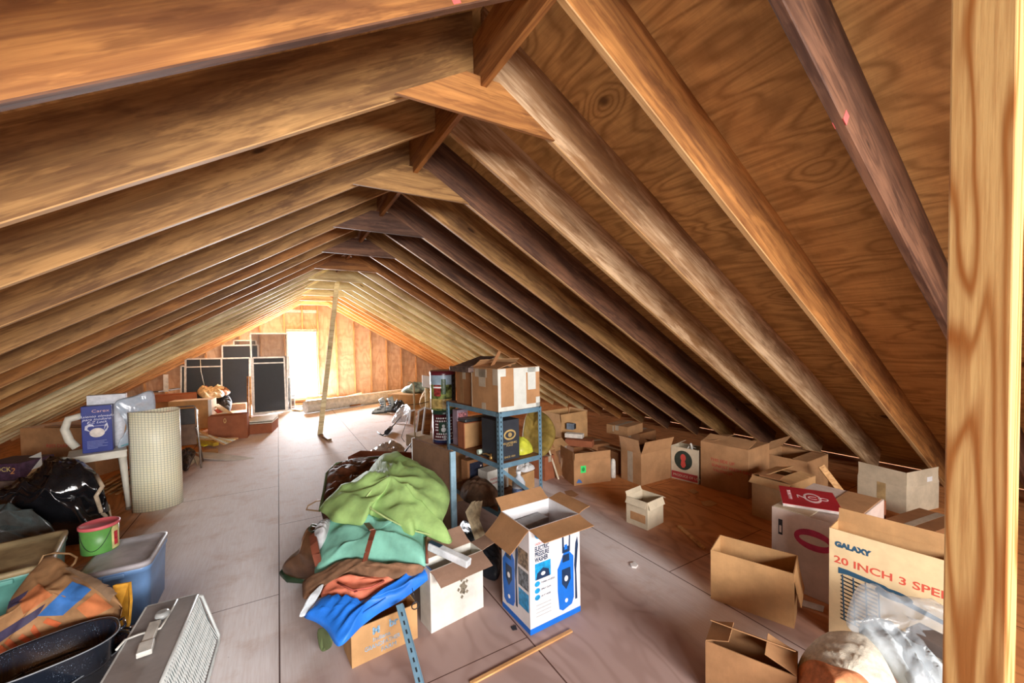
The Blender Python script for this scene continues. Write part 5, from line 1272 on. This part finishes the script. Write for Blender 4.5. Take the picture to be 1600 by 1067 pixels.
bm = bmesh.new(); bar(bm, fl(243, 972, zv+.016), fl(229, 1006, zv+.016), .045, .018, bev=.004); k = obj('plug_body', bm, WC_, pl); k.location = -pl.location
bm = bmesh.new(); bar(bm, fl(230, 1004, zv+.018), fl(225, 1022, zv+.018), .055, .024, bev=.004); k = obj('plug_head', bm, WC_, pl); k.location = -pl.location
bm = bmesh.new(); c_ = fl(254, 963, zv+.012); lathe(bm, [(0, 0), (.03, 0), (.032, .01), (.026, .024), (.012, .026), (0, .022)], 20, c=(c_.x, c_.y, c_.z)); k = obj('round_socket', bm, plain('clear_grey_plastic', srgb(170, 172, 170), .3), pl); k.location = -pl.location
# ------------------------------------------------------------------ cartons behind the stool, along the left eave
o = cbox((150, 745), (47, 742), (190, 730), 668, K_BROWN, 'large brown box with a line of faint red print, behind the white stool', wd=.5, dd=None, closed=True, tape=False)
lface(o, 'RED DIAMOND', .35, .60, .10, I_RED, sx=1.1)
w, d, h = dims(o)
bm = bmesh.new(); B(bm, (.08, d*.4, h+.01), (.1, d*.6, .012)); obj('flap', bm, K_DARK, o)
K_PLUM = plain('dark_plum_card', srgb(70, 46, 66), .5, var=.3, vscale=24)
o = cbox((31, 750), (-50, 757), (70, 741), 724, K_PLUM, 'dark plum printed box at the left edge, behind the rubbish bag', wd=.35, z0=.36, closed=True, tape=False)
lface(o, 'OCK', .45, .55, .38, plain('yellow_print', srgb(214, 196, 120), .5)); lface(o, '2', .78, .4, .5, plain('orange_print', srgb(206, 140, 80), .5), shear=.3)
o2 = carton(Vector((o.location.x, o.location.y, 0)), o.rotation_euler.z, dims(o)[0], dims(o)[1], .355, plain('dull_brown_card', srgb(126, 104, 92), .7), 'grey-brown box under the dark plum box at the left edge', closed=True, tape=False)
leaf('white_flap', [(31, 721, .50), (64, 706, .58), (66, 728, .46), (34, 740, .40)], K_WHITE, 'off-white cardboard flap standing up beside the dark plum box', 'cardboard flap')
leaf('tan_flap', [(34, 740, .40), (66, 728, .46), (83, 731, .40), (60, 752, .34)], K_TAN, 'tan cardboard flap lying flat beside the dark plum box', 'cardboard flap')
for i, (a, b_, lb) in enumerate((((66, 720, .30), (112, 717, .30), 'thin pale batten nearest the big brown box, left of the stool'), ((78, 728, .25), (125, 706, .28), 'thin pale batten crossing under the big brown box, left of the stool'), ((60, 738, .2), (118, 726, .2), 'reddish wood strip left of the stool legs'))):
    bm = bmesh.new(); bar(bm, fl(*a), fl(*b_), .03, .02, bev=.003); tag(obj('wood_batten', bm, w_stud), lb, 'batten')
# sticks under the stool
random.seed(11)
for i in range(14):
    x = 148+random.random()*50; y = 735+random.random()*28
    a = fl(150+3.6*i, 772-(i % 3)*8, .01+.03*(i % 3)); b_ = a+Vector((.22, 1.1, .03*(i % 2)))
    bm = bmesh.new(); bar(bm, a, b_, .03, .012, bev=.002)
    tag(obj('wood_stick', bm, w_stud if i % 2 else w_mid), 'thin wood slat in the loose pile under the white stool', 'slat', 'wood slats under the stool')
# ------------------------------------------------------------------ far left: screens, trunks, odds and ends
MESH = plain('grey_insect_mesh', srgb(60, 66, 74), .6, var=.05, alpha=.50)
DMESH = plain('dense_black_mesh', srgb(36, 40, 46), .5, var=.05, alpha=.93)
ALU = plain('pale_aluminium', srgb(214, 208, 200), .35, metal=.15); 
def screen(quad, Y, label, m=DMESH, fw=.03, group=None, mid=(), fm=None):
    """window screen: photo corners TL, TR, BR, BL on the plane y = Y"""
    P = [aty(*q, Y) for q in quad]
    for p in P: p.z = max(p.z, .004)
    c = (P[2]+P[3])/2
    r0 = empty('window_screen', c, 0, label, 'window screen', group)
    Q = [p-c for p in P]
    for i in range(4):
        bm = bmesh.new(); bar(bm, Q[i], Q[(i+1) % 4], fw, .018, up=(0, 1, 0)); obj('frame_bar', bm, fm or ALU, r0)
    for v in mid:
        a = Q[0].lerp(Q[3], v); b = Q[1].lerp(Q[2], v); bm = bmesh.new(); bar(bm, a, b, fw*.8, .016, up=(0, 1, 0)); obj('cross_bar', bm, fm or ALU, r0)
    bm = bmesh.new(); poly_prism(bm, [q+Vector((0, .004, 0)) for q in Q], (0, 1, 0), .002); obj('insect_mesh', bm, m, r0)
    return r0
screen([(391, 521), (449, 521), (449, 641), (396, 648)], 11.75, 'tall pale-framed see-through window screen left of the far window, tallest of them', MESH, .035)
screen([(395, 559), (444, 558), (447, 641), (397, 646)], 11.55, 'dark window screen with double frame leaning on the tall see-through one', DMESH, .035, mid=(.10,))
screen([(441, 557), (452, 556), (455, 640), (444, 642)], 11.9, 'narrow grey screen edge-on beside the far window', MESH, .02)
screen([(447, 590), (459, 591), (461, 640), (449, 642)], 12.1, 'small low frame standing under the left side of the far window', MESH, .018)
screen([(365, 532), (400, 532), (401, 556), (366, 556)], 13.5, 'small pale-framed screen standing highest behind the wide black ones', MESH, .03)
screen([(347, 540), (403, 539), (404, 570), (348, 570)], 13.3, 'dark square screen with a pale frame above the wide black ones', DMESH, .035)
screen([(346, 560), (390, 559), (390, 630), (347, 636)], 12.6, 'black screen panel left of the tall see-through screen', DMESH, .035)
screen([(290, 561), (347, 560), (347, 636), (290, 640)], 12.7, 'wide black screen panel standing behind the reddish cloth bundle', DMESH, .035, mid=(.16,))
screen([(283, 572), (289, 572), (289, 640), (283, 640)], 12.5, 'narrow pale upright frame at the left end of the black screens', DMESH, .03)
bm = bmesh.new(); a, b = aty(259, 585, 12.2), aty(259.5, 612, 12.2); bar(bm, a, b, .09, .03, up=(0, 1, 0)); tag(obj('white_lath', bm, ALU), 'short white upright strip left of the black screens, under the roof slope', 'strip')
bm = bmesh.new(); tube(bm, [aty(313, 562, 12.4), aty(314, 580, 12.38), aty(319, 602, 12.3)], .006, 6); tag(obj('thin_string', bm, WC_), 'thin pale cord hanging in front of the wide black screen', 'cord')
# narrow upright boards left of tall screen
for i, (x, lb) in enumerate(((387, 'reddish wood lath standing at the left foot of the tall screen'), (390.5, 'pale wood lath standing beside the reddish one at the tall screen'))):
    bm = bmesh.new(); bar(bm, fl(x+.5, 652+i), aty(x, 588, fl(x+.5, 652).y+.05), .035, .03, up=(0, 1, 0)); tag(obj('wood_lath', bm, (w_orange, w_stud)[i]), lb, 'lath')
# brown trunk boxes
o = cbox((387, 684), (326, 690), (391, 676), 647, K_RED, 'reddish brown fibre trunk with a small round mark, on the floor left of the walkway', wd=.30, closed=True, tape=False, name='fibre_chest')
w, d, h = dims(o)
rshape(o, oval(.43, .80, .035, .10), GOLD, 'round_mark', .002, True); rshape(o, oval(.43, .80, .022, .07), K_RED, 'round_mark', .003, True)
bm = bmesh.new(); B(bm, (.01, d/2, h/2), (.006, d+.01, h+.01)); 
bm.free()
o = cbox((425, 676), (388, 679), (431, 670), 661, K_RED, 'low brown box with white boards on top, right of the reddish trunk', wd=.6, closed=True, tape=False)
w, d, h = dims(o)
for i, (z, lb) in enumerate(((h+.003, 'white board lying lowest on the low brown box'), (h+.035, 'upper white board lying on the low brown box'))):
    bm = bmesh.new(); B(bm, (w/2, d/2, z+.012+.004*i), (w*1.0, d*1.05, .02), rz=.03*i); k = obj('white_board', bm, WPL); k.location = o.location; k.rotation_euler = o.rotation_euler; tag(k, lb, 'board')
    k.location.z = .002*(i+1)
o = cbox((332, 668), (268, 672), (338, 660), 624, K_TAN, 'tan box with white edges behind the reddish trunk, below the long brown case', wd=.35, dd=None, closed=True, tape=False)
w, d, h = dims(o); ho = h
bm = bmesh.new(); B(bm, (-.002, .03, h/2), (.006, .06, h)); obj('white_edge', bm, I_WHITE, o)
# long brown case on top with cloth bundle
a = fl(222, 648, .42); zc_ = .44
o = cbox((308, 624), (224, 632), (318, 617), 0, K_RED, 'long flat brown case lying on the boxes below the black screens', z0=.50, h=.14, wd=.45, closed=True, tape=False, name='long_case')
blob('cloth_bundle', pz([(308, 612, .62), (318, 600, .66), (330, 596, .70), (345, 598, .68), (352, 606, .62), (350, 618, .56), (338, 622, .54), (318, 622, .56)]), fl(332, 610, .62), .08, plain('cream_cloth', srgb(216, 192, 156), .8, var=.25, vscale=12),
     'cream and red cloth bundle lying on the long brown case', 'cloth bundle', folds=((1, .3, 0, 20, .04),), nz=(.05, 6), thick=.02, seed=51)
blob('red_cloth', pz([(308, 604, .68), (318, 596, .74), (332, 594, .75), (338, 599, .72), (322, 604, .70)]), fl(323, 600, .72), .05, plain('faded_red_cloth', srgb(186, 84, 76), .8), 'faded red cloth on top of the cream cloth bundle', 'cloth', nz=(.02, 8), thick=.01, seed=52)
blob('brown_rag', pz([(336, 608, .62), (350, 605, .64), (360, 612, .58), (352, 618, .55), (338, 614, .58)]), fl(348, 611, .61), .04, plain('ochre_cloth', srgb(150, 100, 56), .8), 'ochre rag beside the cream cloth bundle', 'rag', nz=(.02, 8), thick=.01, seed=53)
blob('dark_jacket', pz([(338, 622, .40), (350, 616, .48), (362, 626, .42), (358, 640, .28), (345, 640, .28)]), fl(350, 630, .38), .08, plain('charcoal_cloth', srgb(62, 62, 66), .8), 'charcoal cloth heaped behind the reddish trunk', 'cloth', nz=(.03, 8), thick=.2, seed=54)
def slab(name, a, b, wd, t, m, label, cat='board', up=(0, 0, 1)):
    bm = bmesh.new(); bar(bm, fl(*a), fl(*b), wd, t, up=up, bev=min(t, wd)*.15); return tag(obj(name, bm, m), label, cat)
slab('white_plank', (337, 632, .42), (373, 656, .30), .10, .025, WPL, 'white plank slanting down onto the reddish trunk')
slab('carton_scrap', (333, 650, .34), (352, 645, .36), .12, .03, I_WHITE, 'white plastic hook piece lying on the reddish trunk', 'plastic piece')
slab('red_scrap', (340, 640, .36), (352, 650, .33), .12, .02, I_RED, 'small red scrap between the trunk and the white plank', 'scrap')
slab('brown_plank', (352, 621, .35), (388, 619, .33), .16, .03, w_orange, 'reddish plank lying behind the trunk, below the black screens')
slab('pink_carton', (358, 636, .20), (386, 634, .20), .25, .16, card(srgb(206, 160, 124)), 'pinkish tan carton behind the trunk, below the black screens', 'box')
slab('wooden_rack', (222, 634, .36), (300, 628, .38), .30, .06, w_orange, 'reddish ribbed wooden rack under the long brown case', 'rack')
slab('grey_pipe_board', (243, 612, .62), (278, 607, .64), .20, .03, plain('dull_metal', srgb(120, 120, 120), .4, metal=.5), 'dull metal tray on the heap at the left end of the black screens', 'tray')
slab('cream_pillow', (206, 634, .50), (222, 634, .50), .3, .12, plain('cream_fabric', srgb(214, 190, 150), .8), 'cream padded piece at the left end of the heap', 'pad')
# hidden supports so that the heap rests on something
o = carton(Vector((-2.45, 11.42, 0)), .33, .80, .34, .495, K_DARK, 'dark brown box under the heap left of the trunk', closed=True, tape=False)
# bundle of mouldings on the floor
for i in range(7):
    slab('trim_strip', (300+i*2, 668+i*3.0, .36-.03*i), (352+i*3.2, 694-i*1.5, .10+.012*i), .05, .022, (w_stud, WPL, w_pale)[i % 3],
         'long moulding strip in the fan of trim leaning down right of the folding chair', 'moulding')
for o_ in [x for x in bpy.data.objects if x.name.startswith('trim_strip')]: o_['group'] = 'mouldings right of the folding chair'
slab('yellow_level', (296, 684, .10), (338, 694, .05), .09, .06, plain('yellow_paint', srgb(196, 160, 50), .5), 'yellow painted tool case beneath the mouldings', 'tool case')
slab('yellow_tag', (313, 694, .04), (322, 696, .03), .08, .02, plain('bright_yellow', srgb(226, 206, 50), .5), 'small bright yellow block below the yellow tool case', 'block')
# torn cardboard on the floor
leaf('torn_cardboard', [(305, 706, .05), (335, 707, .04), (397, 715, .005), (376, 718, .005), (352, 719, .01), (330, 717, .02), (318, 716, .03)], K_WHITE, 'long torn pale cardboard piece lying flat on the walkway edge', 'cardboard piece')
leaf('torn_cardboard', [(301, 709, .10), (314, 716, .06), (309, 728, .01), (304, 722, .02), (292, 731, .01), (289, 726, .03)], K_PALE, 'crumpled pale cardboard below the folding chair, left of the long torn piece', 'cardboard piece')
leaf('folded_card', [(316, 704, .03), (340, 700, .05), (341, 707, .01), (318, 709, .01)], K_TAN, 'small folded tan card with white edges above the long torn piece', 'card')
blob('dark_jumble', pz([(283, 730, .02), (284, 705, .14), (296, 700, .18), (306, 706, .12), (300, 720, .06), (292, 735, .02)]), fl(293, 715, .08), .05, plain('dark_mixed_cloth', srgb(70, 56, 50), .6, var=.5, vscale=20), 'dark jumbled cloth at the foot of the folding chair', 'cloth', nz=(.03, 12), thick=.04, seed=55)
# ------------------------------------------------------------------ leaning pole with a block at its foot
pf = fl(500, 681); ptop = aty(528, 426, pf.y+.13)
ptop.z = min(ptop.z, ZA-.12)
bm = bmesh.new(); bar(bm, pf+Vector((0, 0, .02)), ptop, .085, .04, up=(0, -1, 0), bev=.003)
tag(obj('leaning_pole', bm, w_pale), 'long pale wooden prop leaning from the floor up to the ridge', 'pole')
bm = bmesh.new(); bar(bm, fl(499, 678, .02), fl(515, 687, .02), .07, .035, bev=.003)
tag(obj('foot_block', bm, w_mid), 'small brown wood block at the foot of the leaning pole', 'block')
# ------------------------------------------------------------------ things along the foot of the far wall
bm = bmesh.new(); tube(bm, [fl(478, 639, .16)+Vector((0, .3, 0)), fl(625, 617, .16)+Vector((.0, .15, 0)), fl(672, 611, .16)], .155, 20)
tag(obj('white_duct', bm, plain('white_pipe', srgb(206, 200, 190), .5)), 'long white roll lying along the foot of the far wall', 'roll')
for i, (a, b, w_d, m, lb) in enumerate((((462, 641, .03), (478, 638, .03), .30, w_pale, 'short pale planks under the far window'),
        ((478, 636, .03), (565, 614.5, .26), .16, w_stud, 'tan board leaning over the white roll, nearest the pole'),
        ((490, 637, .03), (548, 630, .03), .12, w_pale, 'pale plank lying in front of the white roll, right of the pole'),
        ((545, 634, .05), (560, 631.5, .05), .20, w_orange, 'short brown block lying in front of the white roll'),
        ((562, 630, .04), (600, 624, .04), .14, w_pale, 'pale plank right of the short brown block on the far floor'))):
    bm = bmesh.new(); bar(bm, fl(*a), fl(*b), w_d, .04, bev=.004); tag(obj('plank', bm, m), lb, 'plank')
for i in range(3):
    bm = bmesh.new(); p = fl(465+i*.5, 635, 0); B(bm, (p.x, p.y+.1, .05+.075*i), (.42, .12, .07), bev=.004)
    tag(obj('lumber_offcut', bm, (w_stud, w_orange, w_pale)[i]), ['lowest', 'middle', 'topmost'][i]+' offcut in the small lumber stack below the far window', 'offcut', 'lumber stack below the far window')
# ------------------------------------------------------------------ right of the pole: boots, frames, stand
BT = plain('white_boot_plastic', srgb(196, 210, 216), .35, var=.15, vscale=14); BKP = plain('black_boot_plastic', srgb(50, 54, 60), .4)
def boot(px, py, rz, label, s=1.0):
    p = fl(px, py); r0 = empty('ski_boot', p, rz, label, 'ski boot', 'ski boots on the far floor'); r0.scale = (s, s, s)
    bm = bmesh.new(); tube(bm, [(0, 0, .07), (.10, 0, .075), (.20, 0, .06), (.27, 0, .045)], [.062, .066, .058, .035], 12); obj('shell', bm, BT, r0, smooth=True)
    bm = bmesh.new(); tube(bm, [(.02, 0, .06), (-.0, 0, .18), (.03, 0, .30), (.06, 0, .36)], [.062, .062, .07, .075], 14); obj('cuff', bm, BT, r0, smooth=True)
    bm = bmesh.new(); B(bm, (.11, 0, .015), (.36, .10, .03), bev=.008); obj('sole', bm, BKP, r0)
    for i in range(4):
        bm = bmesh.new(); z = .10+.06*i; B(bm, (.05+(.06 if i == 0 else 0), 0, z), (.10, .148, .016), bev=.003); obj('buckle', bm, BKP, r0)
    return r0
boot(600, 645, PI*.95, 'white and black ski boot pointing left, nearest the leaning pole')
boot(613, 643, PI*.8, 'white and black ski boot just right of the other one on the far floor')
blob('black_bindings', pz([(610, 640, .05), (618, 628, .2), (630, 630, .2), (634, 640, .1), (625, 645, .02)]), fl(622, 637, .12), .08, BKP, 'black tangled straps beside the ski boots', 'straps', folds=((1, 1, 1, 60, .04),), nz=(.05, 20), thick=.03, seed=61)
o = cbox((650, 640), (612, 637), (668, 632), 617, K_TAN, 'tan box with a green and white bag on it, behind the slim stand', closed=True, tape=False)
w, d, h = dims(o)
blob('green_white_bag', pz([(628, 612, h+.02), (640, 604, h+.2), (652, 598, h+.3), (668, 604, h+.2), (667, 612, h+.02)]), fl(650, 608, h+.12), .1, plain('mixed_green_white', srgb(150, 176, 168), .6, var=.5, vscale=5), 'green and white bag lying on the tan box at the far right', 'bag', folds=((1, 0, 0, 12, .05),), nz=(.05, 4), thick=.08, seed=62)
blob('brown_rucksack', pz([(656, 632, .3), (660, 616, .5), (668, 610, .6), (676, 612, .55), (678, 632, .3)]), fl(667, 622, .42), .1, plain('tan_canvas', srgb(170, 140, 96), .8), 'tan rucksack beside the tin, behind the slim stand', 'rucksack', nz=(.03, 5), thick=.15, seed=63)
P_ = [aty(x, y, 8.6) for x, y in ((659.5, 586), (672, 588), (672, 606), (660, 604))]
bm = bmesh.new(); poly_prism(bm, P_, (0, 1, 0), .01); tag(obj('white_card', bm, I_WHITE), 'white card standing behind the upper decorated tin', 'card')
bm = bmesh.new(); p = aty(666, 606, 8.6); bar(bm, (p.x, p.y+.02, 0), (p.x, p.y+.02, p.z), .05, .02, up=(0, 1, 0)); tag(obj('support_lath', bm, w_pale), 'thin lath holding up the white card behind the tins', 'lath')
# picture frames leaning
for i, (q, lb) in enumerate(((((641, 642), (648, 640), (646, 664), (639, 662)), 'small wooden picture frame leftmost of the three beside the slim stand'), (((654, 642), (664, 636), (661, 672), (650, 675)), 'brown board with a white edge in the middle of the three frames'), (((664, 637), (676, 640), (672, 680), (659, 678)), 'brown board with a white edge, rightmost of the three frames beside the tins'))):
    P_ = [aty(x, y, 5.9-.25*i) for x, y in q]; r0 = empty('framed_picture', P_[3], 0, lb, 'picture frame', 'frames leaning beside the slim stand'); Q = [p-P_[3] for p in P_]
    bm = bmesh.new(); poly_prism(bm, Q, (0, 1, 0), .015); obj('board', bm, w_orange, r0)
    bm = bmesh.new(); bar(bm, Q[0]+Vector((0, -.01, 0)), Q[3]+Vector((0, -.01, 0)), .02, .02, up=(0, 1, 0)); bar(bm, Q[0]+Vector((0, -.01, 0)), Q[1]+Vector((0, -.01, 0)), .02, .02, up=(0, 1, 0)); obj('white_edge', bm, I_WHITE, r0)
# support carton under the frames
o = cbox((655, 700), (634, 696), (676, 694), 682, K_PALE, 'low pale box on which the three picture frames stand', closed=True, tape=False)
# slim stand with a hook top and tripod feet
ps = fl(649, 704); zt_ = zat(ps, 597)
sd_ = empty('coat_stand', ps, 0, 'slim cream metal stand with a curved top and black tripod feet, left of the tins', 'stand')
CRM = plain('cream_metal', srgb(212, 196, 156), .3, metal=.3)
bm = bmesh.new(); tube(bm, [(0, 0, .16), (0, 0, zt_-.08), (-.01, 0, zt_-.02), (-.05, 0, zt_), (-.09, 0, zt_-.01)], .013, 10); obj('pole', bm, CRM, sd_)
zcb = zat(ps, 632)
bm = bmesh.new(); tube(bm, [(-.26, -.02, zcb-.03), (-.1, 0, zcb), (.1, 0, zcb+.005), (.24, .02, zcb+.02)], .007, 8); obj('cross_bar', bm, plain('bronze_metal', srgb(120, 100, 74), .4, metal=.5), sd_)
for a in (200, 330, 90):
    bm = bmesh.new(); c_, s_ = math.cos(math.radians(a)), math.sin(math.radians(a)); tube(bm, [(0, 0, .20), (.20*c_, .20*s_, .012)], .009, 8); obj('leg', bm, plain('black_metal', srgb(50, 52, 54), .4), sd_)
    bm = bmesh.new(); tube(bm, [(.16*c_, .16*s_, .055), (.215*c_, .215*s_, .0)], .014, 8); obj('rubber_foot', bm, BKP, sd_)
# wire stand and black-headed stick on the floor
bm = bmesh.new(); P_ = [fl(640, 640, .45), fl(634, 662, .25), fl(627, 683, .05), fl(632, 690, .01)]; tube(bm, P_, .006, 6)
tag(obj('bent_wire', bm, plain('dark_wire', srgb(90, 88, 84), .4, metal=.6)), 'thin bent dark wire hanging left of the slim stand', 'wire')
gc = empty('metal_rod', fl(606, 674), 0, 'dark metal rod with a black hub lying on the far floor', 'rod')
bm = bmesh.new(); tube(bm, [fl(626, 651, .12), fl(609, 671, .06)], .014, 8); k = obj('rod', bm, plain('grey_rod', srgb(96, 96, 100), .4, metal=.4), gc); k.location = -gc.location
bm = bmesh.new(); tube(bm, [fl(610, 669, .06), fl(604, 676, .05)], .045, 14); k = obj('hub', bm, BKP, gc); k.location = -gc.location
bm = bmesh.new(); tube(bm, [fl(604, 676, .03), fl(598, 680, .012), fl(594, 678, .012), fl(590, 675, .03)], .012, 8); k = obj('hooked_end', bm, BKP, gc); k.location = -gc.location
blob('white_film', pz([(612, 660, .02), (622, 640, .25), (634, 632, .38), (642, 640, .34), (640, 656, .1), (626, 660, .02)]), fl(630, 648, .16), .05, plain('frosted_film', srgb(226, 226, 230), .3, alpha=.7, bmp=.4), 'frosted white plastic film draped over the dark rod', 'plastic film', folds=((1, .3, 0, 30, .02),), nz=(.04, 8), thick=.03, seed=64)
# ------------------------------------------------------------------ printed decoration: one mesh per picture
def merge_kids(root, nm):
    ks = [c for c in kids(root) if c.name.split('.')[0] == nm]
    if len(ks) < 2: return
    bm = bmesh.new(); mats = []
    for c in ks:
        m = c.data.materials[0]
        if m not in mats: mats.append(m)
        n0 = len(bm.faces); nv = len(bm.verts)
        bm.from_mesh(c.data); bm.verts.ensure_lookup_table(); bm.faces.ensure_lookup_table()
        bmesh.ops.transform(bm, matrix=c.matrix_basis, verts=bm.verts[nv:])
        for f in bm.faces[n0:]: f.material_index = mats.index(m)
    for c in ks[1:]: bpy.data.objects.remove(c)
    c = ks[0]; c.data.materials.clear()
    for m in mats: c.data.materials.append(m)
    bm.to_mesh(c.data); bm.free()
    c.matrix_basis = Matrix.Identity(4)
for r_ in [o for o in COL.objects if o.parent is None and o.type == 'EMPTY']:
    for nm in ('washer_picture', 'photo_print', 'fine_print', 'crest_print', 'fan_grille_bar', 'fan_picture', 'printed_dot', 'round_icon', 'seat_picture', 'picture_light', 'logo_ring', 'emblem_figure', 'round_mark', 'printed_mark', 'tape_strip', 'snowman', 'printed_band'):
        merge_kids(r_, nm)
for o in COL.objects:
    for k in ('w_', 'd_', 'h_'):
        if k in o: del o[k]
# ------------------------------------------------------------------ light
w = bpy.data.worlds.new('world'); S.world = w; w.use_nodes = True
bg = w.node_tree.nodes['Background']; bg.inputs[0].default_value = (.85, .92, 1, 1); bg.inputs[1].default_value = 2.5
def area(name, loc, rot, sx, sy, power, col):
    l = bpy.data.lights.new(name, 'AREA'); l.shape = 'RECTANGLE'; l.size = sx; l.size_y = sy; l.energy = power; l.color = col
    o = bpy.data.objects.new(name, l); COL.objects.link(o); o.location = loc; o.rotation_euler = rot; return o
area('daylight_far_window', ((wx0+wx1)/2, YF+.12, (wz0+wz1)/2), (-PI/2, 0, 0), wx1-wx0-.05, wz1-wz0-.05, 800, (.93, .96, 1))
area('near_window_fill', ((nx0+nx1)/2, YN-.12, (nz0+nz1)/2), (PI/2, 0, 0), nx1-nx0-.05, nz1-nz0-.05, 330, (1, .97, .94))  # fill light through the added window behind the viewer
S.view_settings.view_transform = 'Standard'; S.view_settings.look = 'None'
S.view_settings.gamma = 1; S.view_settings.use_curve_mapping = False
S.view_settings.exposure = 1.1
